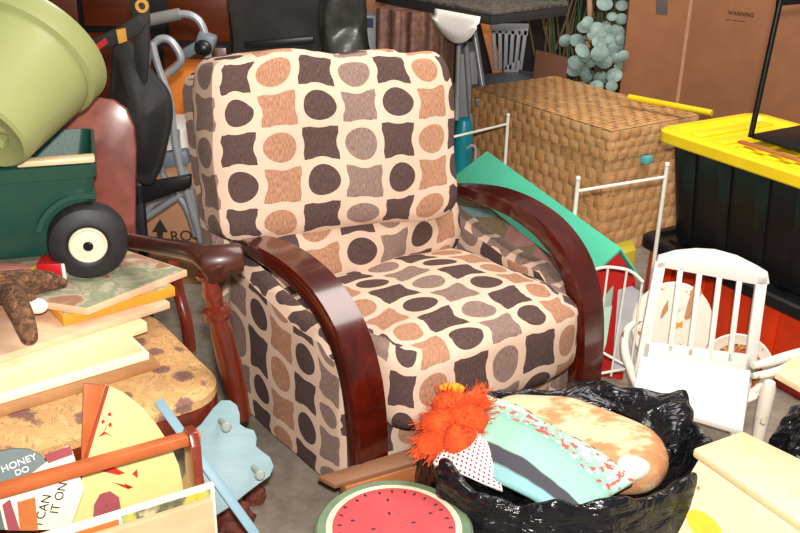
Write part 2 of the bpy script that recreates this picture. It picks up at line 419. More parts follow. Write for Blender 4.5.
def gridbox(c, s, n=(14, 14, 14), pw=(6, 6, 6), cell=(.117, .102), off=(0, 0), fn=None, rot=None, uvrot=False):
    """pillow-like box with a box-unwrapped UV in pattern cells"""
    bm = NB(); uv = bm.loops.layers.uv.new('UV')
    key = {}
    def vert(p):
        k = tuple(round(x, 5) for x in p)
        if k not in key: key[k] = bm.verts.new(V(p)); 
        return key[k]
    hs = [x/2 for x in s]
    for ax in range(3):
        b1, b2 = [(1, 2), (0, 2), (0, 1)][ax]
        for sg in (-1, 1):
            for i in range(n[b1]):
                for j in range(n[b2]):
                    co = []
                    for (ii, jj) in ((i, j), (i+1, j), (i+1, j+1), (i, j+1)):
                        p = [0, 0, 0]; p[ax] = sg; p[b1] = -1+2*ii/n[b1]; p[b2] = -1+2*jj/n[b2]; co.append(tuple(p))
                    vs = [vert(p) for p in co]
                    try: f = bm.faces.new(vs)
                    except ValueError: continue
                    for l, p in zip(f.loops, co):
                        q = [p[k]*hs[k] for k in range(3)]
                        if ax == 1: U, W = q[0], q[2]
                        elif ax == 2: U, W = q[0], hs[2]*sg + (q[1]+hs[1])*sg
                        else: U, W = sg*hs[0]-sg*(-(q[1]+hs[1])), q[2]
                        l[uv].uv = (U/cell[0]+off[0], W/cell[1]+off[1])
    for v in bm.verts:
        p = v.co
        e = pw[0]
        m = max(abs(p.x), abs(p.y), abs(p.z))
        nrm = (abs(p.x)**e+abs(p.y)**e+abs(p.z)**e)**(1/e)
        q = V(p)/nrm*m if nrm else V(p)
        q = V((q.x*hs[0], q.y*hs[1], q.z*hs[2]))
        if fn: q = fn(q, p)
        if rot is not None: q = rot @ q
        v.co = q+V(c)
    return bm
def softnoise(q, amp, sc, seed=0):
    return q + noise.noise_vector(V(q)*sc+V((seed, seed*2.3, 0)))*amp
def ell(bm, c, r, rot=None, seg=20):
    t = NB(); bmesh.ops.create_uvsphere(t, u_segments=seg, v_segments=seg//2, radius=1)
    for v in t.verts: v.co = V((v.co.x*r[0], v.co.y*r[1], v.co.z*r[2]))
    if rot is not None: t.transform(rot.to_4x4())
    t.transform(Matrix.Translation(V(c))); merge(bm, t); return bm
def slab(p_right, p_left, z, L, W, t, bm=None, bev=.002):
    """board lying flat: near edge from its right corner toward p_left, going back W"""
    a = G(*p_right, z); b = G(*p_left, z); u = (b-a); u.z = 0; u.normalize()
    w = V((u.y, -u.x, 0))
    if w.y < 0: w = -w
    bm = bm or NB()
    return prism(bm, [a, a+u*L, a+u*L+w*W, a+w*W], (0, 0, -t), bev), a, u, w
def text(parent, s, c, size, fr, mat, name='lettering', ext=.0006):
    cu = bpy.data.curves.new('t', 'FONT'); cu.body = s; cu.size = size; cu.extrude = ext
    cu.align_x = 'CENTER'; cu.align_y = 'CENTER'
    o = bpy.data.objects.new('t', cu); COL.objects.link(o)
    dg = bpy.context.evaluated_depsgraph_get(); dg.update()
    me = bpy.data.meshes.new_from_object(o.evaluated_get(dg)); bpy.data.objects.remove(o)
    bm = NB(); bm.from_mesh(me); bpy.data.meshes.remove(me)
    bm.transform(Matrix.Translation(V(c)) @ fr.to_4x4())
    return obj(name, bm, mat, parent, smooth=False)

# ------------------------------------------------------------------ the setting
bm = NB(); box(bm, (0, 2.9, -.05), (9, 9.4, .1)); obj('floor', bm, M['concrete'], kind='structure', smooth=False)
bm = NB(); box(bm, (0, 7.05, 1.3), (9, .1, 2.8)); obj('wall_back', bm, M['wallm'], kind='structure', smooth=False)
bm = NB(); box(bm, (-2.75, 3.6, 1.3), (.1, 6.8, 2.8)); obj('wall_left', bm, M['wallm'], kind='structure', smooth=False)

# ------------------------------------------------------------------ the armchair
AW, AY = .775, R(38.0)
CH = (-.085, 1.93, 0)
ch = thing('armchair', 'large armchair with brown circle and square patterned upholstery and curved glossy mahogany arms', 'armchair', CH, AY)
def arm_band(x0, wdt):
    path = [(.60, .548), (.50, .570), (.38, .584), (.26, .580), (.15, .552), (.06, .492), (.005, .40), (-.02, .29), (-.028, .15), (-.028, 0)]
    P = smoothpath([V((0, a, b)) for a, b in path], 7); n = len(P); bm = NB(); rings = []
    for i, p in enumerate(P):
        t = (P[min(i+1, n-1)]-P[max(i-1, 0)]).normalized(); nr = V((1, 0, 0)).cross(t).normalized()   # outward
        k = i/(n-1)
        th = .017+.011*min(1, k*2.2); w = wdt*(.34+.66*min(1, (k/.22))**.8) if k < .22 else wdt
        if n-1-i < 1: pass
        c = []
        e = .006
        for (sx, sn) in ((-1, -1), (-1, 1), (1, 1), (1, -1)):
            if sx*sn > 0:
                c += [V((sx*(w/2), 0, 0))+nr*sn*(th-e), V((sx*(w/2-e), 0, 0))+nr*sn*th][::1 if sn*sx > 0 and sx < 0 else -1] if False else []
        for (dx, dn) in ((-1, -.72), (-1, .72), (-.88, 1), (.88, 1), (1, .72), (1, -.72), (.88, -1), (-.88, -1)):
            c.append(p+V((x0+dx*w/2, 0, 0))+nr*dn*th)
        rings.append([bm.verts.new(q) for q in c])
    for a, b in zip(rings, rings[1:]):
        for k in range(8): bm.faces.new((a[k], a[(k+1) % 8], b[(k+1) % 8], b[k]))
    bm.faces.new(rings[0]); bm.faces.new(rings[-1][::-1]); return bm
a1 = obj('arm', arm_band(0, .092), M['mahogany'], ch, local=True)
a2 = obj('arm', arm_band(AW, .092), M['mahogany'], ch, local=True)
# side panels
def panel_fn(q, p):
    y = q.y; q = V(q)
    if q.z > 0: q.z += .06*max(0, (y+.05))/.3 - .02*(y < -.2)
    return softnoise(q, .006, 9)
for x, o in ((.012, (1.35, .3)), (AW-.012, (.4, .6))):
    obj('side_panel', gridbox((x, .335, .235), (.075, .60, .42), (4, 20, 14), (9,)*3, off=o, fn=panel_fn), M['retro'], ch, local=True)
# seat base and cushion
obj('seat_base', gridbox((AW/2, .33, .17), (AW-.10, .60, .25), (18, 12, 10), (14,)*3, off=(.2, .5)), M['retro'], ch, local=True)
def seat_fn(q, p):
    q = V(q)
    if q.z > 0: q.z += .025*math.cos(p.x*1.4)*math.cos((p.y+.2)*1.2)
    if q.y < -.2: q.z -= .012
    return softnoise(q, .012, 6, 3)
obj('seat_cushion', gridbox((AW/2, .215, .33), (AW-.115, .64, .235), (24, 22, 12), (5.5,)*3, off=(.6, .35), fn=seat_fn, rot=Matrix.Rotation(R(-4), 3, 'X')), M['retro'], ch, local=True)
def low_fn(q, p):
    q = V(q); q.y -= .02*math.cos(p.x*1.5)*math.cos(p.z*1.4) if q.y < 0 else 0
    return softnoise(q, .014, 6, 5)
obj('lumbar_cushion', gridbox((AW/2, .56, .53), (AW-.10, .17, .32), (20, 8, 12), (6,)*3, off=(.15, .1), fn=low_fn, rot=Matrix.Rotation(R(-10), 3, 'X')), M['retro'], ch, local=True)
def back_fn(q, p):
    q = V(q)
    if q.y < 0: q.y -= .028*math.cos(p.x*1.45)*math.cos(p.z*1.4)
    q.z += .02*noise.noise(V((q.x*7, q.y*4, 1)))*(q.z > .1)
    if p.z > .5: q.x *= 1-.035*(p.z-.5)*2
    return softnoise(q, .016, 5, 8)
obj('back_cushion', gridbox((AW/2-.077, .585, .785), (AW-.025, .17, .49), (30, 8, 20), (10,)*3, cell=(.121, .102), off=(.19, .55), fn=back_fn, rot=Matrix.Rotation(R(4), 3, 'Y') @ Matrix.Rotation(R(-7), 3, 'Z') @ Matrix.Rotation(R(-13), 3, 'X')), M['retro'], ch, local=True)
obj('back_frame', gridbox((AW/2-.055, .715, .60), (AW-.04, .10, .78), (20, 5, 18), (12,)*3, off=(.0, .3), fn=lambda q, p: softnoise(q, .004, 9), rot=Matrix.Rotation(R(-11), 3, 'X')), M['retro'], ch, local=True)
bm = NB(); tube(bm, [(.02, .70, .95), (.2, .735, 1.035), (AW/2, .74, 1.045), (AW-.2, .735, 1.035)], .004, 6, sm=5)
for (x, y) in ((.04, .08), (AW-.04, .08), (.04, .58), (AW-.04, .58)):
    b2 = NB(); box(b2, (x, y, .0125), (.05, .05, .025), bev=.004); obj('foot', b2, M['black'], ch, local=True)
bm.free()

# ------------------------------------------------------------------ left chair
lc_c = G(228, 385, .455); lc_l = G(0, 455, .455)
u = (lc_l-lc_c); u.z = 0; u.normalize(); w = V((u.y, -u.x, 0)); w = w if w.y > 0 else -w
cx = lc_c+V((.0, .0, 0))
fl = thing('wooden_chair', 'old dark wooden armchair with turned posts and a tan floral seat', 'chair', (cx.x, cx.y, 0), math.atan2(u.y, u.x))
def L(a, b, z): return V((cx.x, cx.y, 0))+u*a+w*b+V((0, 0, z))
def seatpoly(ins, z, SW=.52, SD=.47, rr=.09):
    pts = []
    for (a, b, s0) in ((rr, rr, 180), (SW-rr, rr, 270), (SW-rr, SD-rr, 0), (rr, SD-rr, 90)):
        for k in range(7):
            an = R(s0+90*k/6); pts.append(L(a+(rr-ins)*math.cos(an), b+(rr-ins)*math.sin(an), z))
    return pts
t = NB(); prism(t, seatpoly(-.005, .375), (0, 0, .045), .004); obj('seat_rail', t, M['oldwood'], fl)
t = NB(); lay = [seatpoly(-.004, .42), seatpoly(-.004, .44), seatpoly(.012, .458), seatpoly(.05, .467), seatpoly(.084, .469)]
rings = [[t.verts.new(p) for p in l_] for l_ in lay]; n_ = len(rings[0])
for a, b in zip(rings, rings[1:]):
    for k in range(n_): t.faces.new((a[k], a[(k+1) % n_], b[(k+1) % n_], b[k]))
t.faces.new(rings[-1]); t.faces.new(rings[0][::-1]); obj('seat', t, M['floral'], fl)
pt0 = D(243, 425, (L(.0, .0, 0)).y+.05)
def turned(bm, a, b, prof):
    a = V(a); b = V(b); lathe(bm, [(r, h*(b-a).length) for r, h in prof], a, (b-a), 20)
postp = [(0, 0), (.017, 0), (.021, .05), (.025, .2), (.027, .40), (.025, .60), (.020, .70), (.031, .715), (.033, .74), (.031, .765), (.018, .78), (.021, .84), (.023, .87), (.017, .90), (.016, .95), (.024, .97), (.026, 1), (0, 1)]
top = D(207, 272, L(0, 0, 0).y+.045); bot = D(243, 418, L(0, 0, 0).y+.07)
t = NB(); turned(t, bot, top, postp); obj('arm_post', t, M['oldwood'], fl)
legp = [(0, 0), (.014, 0), (.016, .05), (.022, .3), (.026, .6), (.020, .75), (.03, .78), (.03, .82), (.02, .86), (.026, .9), (.026, 1), (0, 1)]
for a, b in ((.03, .07), (.50, .03), (.03, .43), (.48, .43)):
    t = NB(); turned(t, L(a, b, 0), L(a, b, .385), legp); obj('leg', t, M['oldwood'], fl)
# arm: flat rail from behind the wagon to the scrolled end
e0 = D(118, 239, L(0, .28, 0).y+.14); e1 = D(160, 246, L(0, .2, 0).y+.09); e2 = D(200, 254, top.y+.03); e3 = top+V((.035, -.03, .008))
t = NB(); P = smoothpath([e0, e1, e2, e3], 6); rings = []
for i, p in enumerate(P):
    tt = (P[min(i+1, len(P)-1)]-P[max(i-1, 0)]).normalized(); s = tt.cross(V((0, 0, 1))).normalized(); up = s.cross(tt)
    k = i/(len(P)-1); ww = .020+.012*k; th = .017+.007*k
    rings.append([t.verts.new(p+s*(math.cos(a)*ww)+up*(math.sin(a)*th)) for a in [2*math.pi*j/14 for j in range(14)]])
for a, b in zip(rings, rings[1:]):
    for k in range(14): t.faces.new((a[k], a[(k+1) % 14], b[(k+1) % 14], b[k]))
t.faces.new(rings[0]); t.faces.new(rings[-1][::-1]); ar = obj('arm', t, M['oldarm'], fl)
t = NB(); ax = (e2-e0).normalized(); ax = (V((ax.x, ax.y, 0))).normalized()
sc_c = D(222, 260, top.y+.0)
lathe(t, [(0, -.045), (.028, -.045), (.033, -.038), (.034, 0), (.033, .036), (.028, .043), (0, .045)], sc_c, (.9, .25, .02), 22); obj('arm_scroll', t, M['oldarm'], fl)
bl = L(.0, .45, 0)
t = NB(); tube(t, [D(190, 350, cx.y+.36), D(186, 320, cx.y+.36), D(178, 290, cx.y+.38), D(174, 262, cx.y+.36)], [.016, .016, .015, .014], 10, sm=4); 
obj('arm_support', t, M['oldwood'], fl)
# chair back, behind the wagon
for a in (.04, .48):
    t = NB(); tube(t, [L(a, .45, .36), L(a, .455, .45), L(a, .46, .52)], .016, 10, sm=4); obj('back_post', t, M['oldwood'], fl)
t = NB(); tube(t, [L(.04, .46, .50), L(.26, .47, .51), L(.48, .46, .50)], .018, 10, sm=4); obj('back_rail', t, M['oldwood'], fl)

# ------------------------------------------------------------------ stack of boards on the floral seat
z0 = .470
def board(name, pr, pl, ztop, Ln, Wd, th, mat, label, cat, topmat=None, group=None):
    bm, a, u_, w_ = slab(pr, pl, ztop, Ln, Wd, th)
    r = thing(name, label, cat, (a.x, a.y, ztop-th), 0, group) if topmat else None
    if topmat:
        obj('body', bm, mat, r)
        t = NB(); ins = .008
        p = [a+u_*ins+w_*ins, a+u_*(Ln-ins)+w_*ins, a+u_*(Ln-ins)+w_*(Wd-ins), a+u_*ins+w_*(Wd-ins)]
        prism(t, p, (0, 0, .0012)); obj('picture', t, topmat, r, smooth=False)
        return r, a, u_, w_
    return single(name, bm, mat, label, cat, group=group), a, u_, w_
board('wooden_board', (160, 362), (0, 410), .486, .50, .30, .016, M['ply'], 'brown plywood board lowest in the stack on the floral seat', 'board')
board('canvas_panel', (149, 352), (0, 396), .506, .48, .28, .019, M['ivory'], 'ivory panel with pale yellow top, just above the plywood board', 'panel', M['cream'])
board('canvas_panel', (147, 322), (0, 372), .532, .52, .30, .025, M['cream'], 'cream board with chamfered end, in the middle of the stack on the chair', 'panel')
board('picture_frame', (170, 302), (0, 356), .550, .52, .30, .017, M['pinkwood'], 'pinkish pine frame directly under the yellow edged book', 'frame')
board('book', (175, 287), (58, 318), .575, .27, .24, .024, M['goldboard'], 'thick golden yellow edged book under the painted canvas', 'book', M['canvas'])
cp = [G(187, 270, .592), G(87, 309, .592), G(48, 303, .592), G(-10, 296, .592), G(20, 262, .592), G(126, 250, .592)]
pc = thing('painting', 'curling painted canvas with grey green and rust colours, topmost under the wagon wheel', 'painting', (cp[0].x, cp[0].y, .576))
t = NB(); prism(t, cp, (0, 0, -.016), .001); obj('backing', t, M['pinkwood'], pc)
t = NB(); cc = sum(cp, V())/6; prism(t, [cc+(p-cc)*.97+V((0, 0, .0006)) for p in cp], (0, 0, .0015)); obj('picture', t, M['canvas'], pc, smooth=False)

# ------------------------------------------------------------------ green toy wagon
WZ = .5945; wr = .091
wc = G(88, 241, WZ+wr); wax = V((.30, -.92, 0)).normalized()      # the axle points to the camera side
wg = thing('toy_wagon', 'dark green plastic toy wagon with cream rim standing on the picture stack', 'toy wagon', (wc.x, wc.y, WZ))
t = NB(); prof = [(.03, -.045), (wr-.02, -.045), (wr-.005, -.040), (wr, -.028), (wr, .008), (wr-.006, .022), (wr-.022, .030), (.052, .032), (.046, .026), (.03, .024)]
wc2 = wc - wax*.0
lathe(t, prof+[prof[0]], wc2, wax, 48)
wh = obj('wheel', t, M['rubber'], wg)
t = NB(); lathe(t, [(0, .012), (.043, .012), (.043, .030), (.040, .033), (.035, .029), (.012, .034), (0, .034)], wc2, wax, 40); hb = obj('hub', t, M['hub'], wh)
t = NB(); lathe(t, [(0, .030), (.0115, .030), (.0115, .037), (.008, .041), (0, .042)], wc2, wax, 20); obj('axle_cap', t, M['blackmetal'], wh)
# tub, its side parallel to the wheel
sd = wax.cross(V((0, 0, 1))).normalized(); sd = sd if sd.x > 0 else -sd
bk = -wax
def T(a, b, z): return wc + sd*a + bk*b + V((0, 0, z))       # a along the side, b away from the camera, z from the axle
def tubsec(z, a0, a1, b0, b1, r=.025, n=5):
    pts = []
    for (ca, cb, s0) in ((a1-r, b1-r, 0), (a0+r, b1-r, 90), (a0+r, b0+r, 180), (a1-r, b0+r, 270)):
        for k in range(n+1):
            an = R(s0+90*k/n); pts.append(T(ca+r*math.cos(an), cb+r*math.sin(an), z))
    return pts
secs = [(-.045, -.40, -.055, .045, .27), (-.02, -.42, -.045, .035, .28), (.06, -.44, .020, .02, .30), (.148, -.45, .030, .015, .31), (.152, -.455, .036, .005, .32), (.185, -.46, .038, .0, .325), (.188, -.45, .030, .012, .31), (.06, -.42, .0, .04, .28)]
t = NB(); rings = [[t.verts.new(p) for p in tubsec(*s)] for s in secs]; n_ = len(rings[0])
for a, b in zip(rings, rings[1:]):
    for k in range(n_): t.faces.new((a[k], a[(k+1) % n_], b[(k+1) % n_], b[k]))
t.faces.new(rings[0][::-1]); t.faces.new(rings[-1]); tb = obj('tub', t, M['greentub'], wg)
t = NB()
outer = [(T(wr*1.15*math.cos(R(a)), .0, wr*1.15*math.sin(R(a))), T(wr*1.28*math.cos(R(a)), .0, wr*1.28*math.sin(R(a)))) for a in range(75, 171, 8)]
for (a, b), (c, d) in zip(outer, outer[1:]): prism(t, [a, b, d, c], -wax*-.0+bk*.045)
obj('wheel_arch', t, M['greentub'], wg)
t = NB()
for a0, a1 in ((-.13, .036), (-.46, -.215)):
    prism(t, [T(a0, -.004, .189), T(a1, -.004, .189), T(a1, .03, .189), T(a0, .03, .189)], (0, 0, .014), .004)
obj('rim', t, M['creamplastic'], wg)
t = NB(); lathe(t, [(0, 0), (wr*.98, 0), (wr, -.01), (wr, -.04), (wr*.9, -.05), (0, -.05)], wc+bk*.34, wax, 36); obj('wheel', t, M['rubber'], wg)
t = NB(); tube(t, [wc+bk*.0, wc+bk*.33], .007, 10); obj('axle', t, M['blackmetal'], wg)
t = NB(); lathe(t, [(0, 0), (wr*.98, 0), (wr, -.01), (wr, -.04), (wr*.9, -.05), (0, -.05)], wc+sd*-.33+bk*.0, wax, 36); obj('wheel', t, M['rubber'], wg)

# ------------------------------------------------------------------ lime pot lying in the wagon
pa = D(-28, 132, 1.93); pd = (V((.16, .62, .42))).normalized()
pt = thing('flower_pot', 'large lime green plastic flower pot tipped on its side in the wagon', 'flower pot', (pa.x, pa.y, pa.z-.1))
b0, b1, HL = .120, .185, .26
t = NB(); lathe(t, [(0, .03), (b0*.55, .03), (b0*.62, .012), (b0*.8, .008), (b0*.93, 0), (b0, .006), (b0+.004, .02), (b0+(b1-b0)*.72, HL*.72), (b1-.018, HL*.80), (b1-.006, HL*.82), (b1, HL*.985), (b1+.004, HL), (b1-.006, HL), (b1-.012, HL*.96), (b0-.008, .04), (0, .036)], pa, pd, 64); obj('pot_body', t, M['limepot'], pt)
t = NB(); fr = frame((1, 0, 0), pd)
for k in range(6):
    an = R(60*k); c = pa+fr @ V((.055*math.cos(an), .055*math.sin(an), .022)); box(t, c, (.05, .008, .016), fr @ Matrix.Rotation(an, 3, 'Z'))
obj('drain_rib', t, M['limepot'], pt)

# ------------------------------------------------------------------ cherry panel leaning behind
PP = D(90, 160, 2.36); PN = V((.12, -1, .12)).normalized()
px = [(135, 226), (136, 150), (134, 128), (126, 109), (113, 100), (98, 98), (80, 103), (62, 118), (50, 140), (45, 160), (44, 226)]
lo = [onplane(x, y, PP, PN) for x, y in px]
dn = V((0, PN.z, -PN.y)) if False else (V((0, 0, -1))-PN*V((0, 0, -1)).dot(PN)).normalized()
def down_to(p, z): return p+dn*((p.z-z)/-dn.z)
lo = [down_to(lo[0], .0)+V((0, 0, 0))] + lo + [down_to(lo[-1], .0)]
t = NB(); prism(t, lo, -PN*.02, .003)
single('tabletop', t, M['cherry'], 'cherry veneered tabletop with rounded end, leaning upright behind the green wagon', 'tabletop')

# ------------------------------------------------------------------ small boxes and plush on the stack
bx = G(0, 262, .62)
def carton(name, c, s, yaw, mat, label, endmat=None, tilt=0):
    r = thing(name, label, 'box', (c.x, c.y, c.z-s[2]/2)); m_ = Matrix.Rotation(yaw, 3, 'Z') @ Matrix.Rotation(tilt, 3, 'X')
    t = NB(); box(t, c, s, m_, .002); obj('box_body', t, mat, r)
    if endmat:
        t = NB(); box(t, c+m_ @ V((s[0]/2+.004, 0, 0)), (.008, s[1]*.96, s[2]*.96), m_, .002); obj('end_flap', t, endmat, r)
    return r
c = G(52, 268, .625)
carton('small_carton', c, (.055, .06, .045), R(8), M['redcloth'], 'small glossy red carton with white ends beside the wagon wheel', M['paper'])
t = c+V((-.036, 0, 0))
r_ = G(8, 278, .615)
carton('small_carton', r_, (.10, .07, .045), R(-4), M['pinkbox'], 'small salmon pink carton left of the red one', M['yellowoval'])
# plush
tg = G(22, 292, .62)
pl = thing('plush_cat', 'brown striped plush cat with a white paw lying over the edge of the stack', 'plush toy', (tg.x, tg.y, .595))
t = NB()
tube(t, [G(-30, 290, .63), G(0, 287, .635), G(25, 283, .63), G(48, 281, .62), G(66, 284, .600)], [.036, .036, .032, .024, .009], 14, sm=5)
tube(t, [G(10, 290, .632), G(15, 300, .632), G(23, 318, .612), G(29, 336, .585)], [.026, .026, .024, .019], 14, sm=5)
ell(t, G(29, 337, .583), (.0185, .0185, .018))
o = obj('body', t, M['tiger'], pl)
md = o.modifiers.new('r', 'REMESH'); md.mode = 'VOXEL'; md.voxel_size = .004; md.use_smooth_shade = True
t = NB(); ell(t, G(37, 306, .608), (.024, .019, .017)); obj('paw', t, M['plushwhite'], pl)
t = NB(); tube(t, [G(20, 286, .625), G(30, 298, .62), G(36, 305, .612)], [.014, .012, .012], 10, sm=4); obj('foreleg', t, M['tiger'], pl)

# ------------------------------------------------------------------ toolbox crate with pictures
zh = .52
h0 = G(-60, 507, zh); h1 = G(196, 436, zh)
tcx = h1; cu = (h0-h1); cu.z = 0; cl = cu.length; cu.normalize(); cw = V((-cu.y, cu.x, 0)); cw = cw if cw.y < 0 else -cw     # cw toward the camera
support_h = .20
t = NB(); cc = h1+cu*(cl/2); rotc = frame(cu, (0, 0, 1))
box(t, V((cc.x, cc.y, .10))+cw*.03, (cl*.9, .20, .198), rotc, .003)
single('storage_box', t, M['card'], 'closed brown box under the open wooden tool crate', 'box')
cr = thing('tool_crate', 'open wooden tool crate with an orange handle bar in the lower left corner', 'crate', (h1.x, h1.y, support_h))
def K(a, b, z): p = h1+cu*a+cw*b; return V((p.x, p.y, z))
t = NB(); prism(t, [K(-.006, -.011, zh-.011), K(-.006, .011, zh-.011), K(-.006, .013, zh+.011), K(-.006, -.011, zh+.011)], cu*(cl), .003)
obj('handle', t, M['handleo'], cr)
def endp(a):
    t = NB(); prof = [(-.10, support_h), (-.10, support_h+.12), (-.07, .38), (-.03, .43), (-.026, zh+.0), (-.014, zh+.018), (.014, zh+.018), (.030, zh-.005), (.030, .45), (.050, .40), (.085, support_h+.16), (.10, support_h)]
    prism(t, [K(a, b, z) for b, z in prof], cu*.018, .003); return t
obj('end_panel', endp(.0), M['redbrown'], cr); obj('end_panel', endp(cl-.03), M['redbrown'], cr)
t = NB(); prism(t, [K(0, -.10, support_h), K(cl, -.10, support_h), K(cl, .10, support_h), K(0, .10, support_h)], (0, 0, .012)); obj('base_board', t, M['peach'], cr)
t = NB(); prism(t, [K(.012, .102, support_h), K(cl, .102, support_h), K(cl, .102, .455), K(.012, .102, .455)], cw*.014, .002); obj('side_board', t, M['peach'], cr)
t = NB(); prism(t, [K(0, -.102, support_h), K(cl, -.102, support_h), K(cl, -.102, .33), K(0, -.102, .33)], -cw*.012, .002); obj('side_board', t, M['redbrown'], cr)
# painted landscape box just inside the side board
lp = thing('landscape_painting', 'cream edged panel painted with a green and yellow landscape, standing in the tool crate', 'painting', K(.1, .085, support_h+.012))
t = NB(); prism(t, [K(.0, .078, support_h+.013), K(cl-.03, .078, support_h+.013), K(cl-.03, .078, .468), K(.0, .078, .468)], cw*.012, .001); obj('backing', t, M['ivory'], lp)
t = NB(); prism(t, [K(.008, .0905, support_h+.02), K(.17, .0905, support_h+.02), K(.17, .0905, .462), K(.008, .0905, .462)], cw*.002); obj('picture', t, M['landscape'], lp, smooth=False)
t = NB(); prism(t, [K(.175, .0905, support_h+.02), K(.26, .0905, support_h+.02), K(.26, .0905, .458), K(.175, .0905, .458)], cw*.002); obj('orange_picture', t, M['orangeboard'], lp, smooth=False)
# things standing inside, on a plane along the crate
def standing(name, pix, b, thick, mat, label, cat, lean=0, parts=None, zmin=None):
    P0 = K(.1, b, .3); N = (cw+V((0, 0, lean))).normalized()
    pts = [onplane(x, y, P0, N) for x, y in pix]
    r = thing(name, label, cat, (sum(p.x for p in pts)/len(pts), sum(p.y for p in pts)/len(pts), min(p.z for p in pts)))
    t = NB(); prism(t, pts, -N*thick, .001); main = obj('board', t, mat, r)
    for nm, px_, mt, ex in (parts or []):
        t = NB(); prism(t, [onplane(x, y, P0+N*.0005, N) for x, y in px_], N*ex); obj(nm, t, mt, r, smooth=False)
    return r, P0, N
# yellow sector
def arc(cx_, cy_, rx, ry, a0, a1, n): return [(cx_+rx*math.cos(R(a0+(a1-a0)*k/n)), cy_+ry*math.sin(R(a0+(a1-a0)*k/n))) for k in range(n+1)]
fanp = [(106, 385), (124, 393), (142, 407), (157, 425), (170, 445), (179, 465), (184, 490), (184, 530), (66, 530)]
fan, P0, N = standing('fan_board', fanp, -.045, .008, M['fanyellow'], 'straw yellow quarter round board with red edge and painted figures, behind the handle', 'board', .15,
    [('red_edge', [(106, 385), (109, 386), (66, 530), (62, 530)], M['fanred'], .003),
     ('painted_dots', [(101, 421), (104, 419), (105, 422), (102, 424)], M['scarlet'], .001),
     ('painted_dots', [(108, 413), (111, 412), (111, 416), (108, 416)], M['scarlet'], .001),
     ('painted_dots', [(108, 424), (111, 422), (112, 426), (109, 427)], M['scarlet'], .001),
     ('painted_dots', [(100, 435), (106, 429), (107, 424), (104, 431), (113, 437), (106, 434), (98, 437)], M['scarlet'], .001),
     ('painted_flag', [(96, 470), (112, 466), (125, 473), (118, 475), (106, 472)], M['scarlet'], .001),
     ('painted_flag', [(132, 474), (137, 469), (138, 478)], M['scarlet'], .001),
     ('painted_flag', [(112, 482), (122, 486), (133, 487), (124, 483), (128, 489)], M['scarlet'], .001),
     ('plum_patch', [(92, 530), (94, 505), (100, 494), (110, 491), (119, 497), (124, 530)], M['maroon'], .001)])
standing('orange_board', [(84, 384), (106, 386), (104, 400), (84, 500), (80, 500)], -.075, .008, M['handleo'], 'narrow orange brown board standing behind the straw yellow one', 'board', .15)
sg, P0, N = standing('wooden_sign', [(-25, 530), (-20, 462), (-5, 453), (15, 449), (30, 450), (42, 456), (50, 467), (54, 480), (56, 530)], -.03, .008, M['slate'], 'round topped grey sign hand lettered HONEY DO in white', 'sign', .15)
fr = Matrix((-cu, N.cross(-cu), N)).transposed()
text(sg, 'HONEY', onplane(19, 463, P0+N*.001, N), .018, fr @ Matrix.Rotation(R(8), 3, 'Z'), M['chalk'])
text(sg, 'DO', onplane(22, 471, P0+N*.001, N), .016, fr @ Matrix.Rotation(R(6), 3, 'Z'), M['chalk'])
cdp, P0, N = standing('lettered_card', [(5, 530), (-2, 500), (68, 446), (73, 452), (84, 490), (70, 530)], .01, .004, M['ivory'], 'ivory card with maroon border and hand lettered words under the handle bar', 'card', .15,
    [('border', [(2, 505), (10, 499), (20, 530), (8, 530)], M['maroon'], .002), ('border', [(44, 455), (70, 446), (73, 454), (48, 463)], M['maroon'], .002), ('orange_patch', [(17, 502), (35, 497), (38, 530), (20, 530)], M['orangeboard'], .002)])
fr = Matrix((-cu, N.cross(-cu), N)).transposed()
text(cdp, 'I CAN', onplane(43, 510, P0+N*.001, N), .022, fr @ Matrix.Rotation(R(65), 3, 'Z'), M['ink'])
text(cdp, 'IT ON', onplane(59, 498, P0+N*.001, N), .022, fr @ Matrix.Rotation(R(65), 3, 'Z'), M['ink'])

# ------------------------------------------------------------------ pale blue peg rack leaning by the chair
PP = D(236, 450, 1.70); PN = V((.18, -.70, .66)).normalized()
rk = thing('peg_rack', 'pale blue wavy edged wooden peg rack leaning beside the floral chair', 'peg rack', (PP.x, PP.y, 0))
px = [(186, 436), (201, 424), (213, 408), (221, 400), (230, 400), (237, 405), (240, 414), (240, 424), (246, 428), (254, 430), (257, 438), (256, 446), (262, 451), (270, 457), (274, 466), (270, 476), (260, 483), (248, 492), (231, 506), (215, 516), (195, 500)]
t = NB(); prism(t, [onplane(x, y, PP, PN) for x, y in px], -PN*.016, .002); obj('board', t, M['pegblue'], rk)
for (x0_, y0_, x1_, y1_) in ((221, 421, 230, 441), (254, 468, 267, 487)):
    a = onplane(x0_, y0_, PP, PN); b = a+PN*.062+V((.010, 0, -.030))
    t = NB(); turned(t, a, b, [(0, -.05), (.007, -.05), (.007, .1), (.0055, .6), (.0065, .72), (.011, .8), (.0115, .9), (.008, 1), (0, 1.02)]); obj('peg', t, M['peg'], rk)
t = NB(); a = onplane(158, 400, PP+PN*.05, PN); b = onplane(256, 535, PP+PN*.02, PN); wv = (b-a).cross(PN).normalized()*.010
prism(t, [a-wv, a+wv, b+wv, b-wv], -PN*.012, .002); single('painted_stick', t, M['bluestick'], 'long thin sky blue painted stick lying across the peg rack', 'stick')
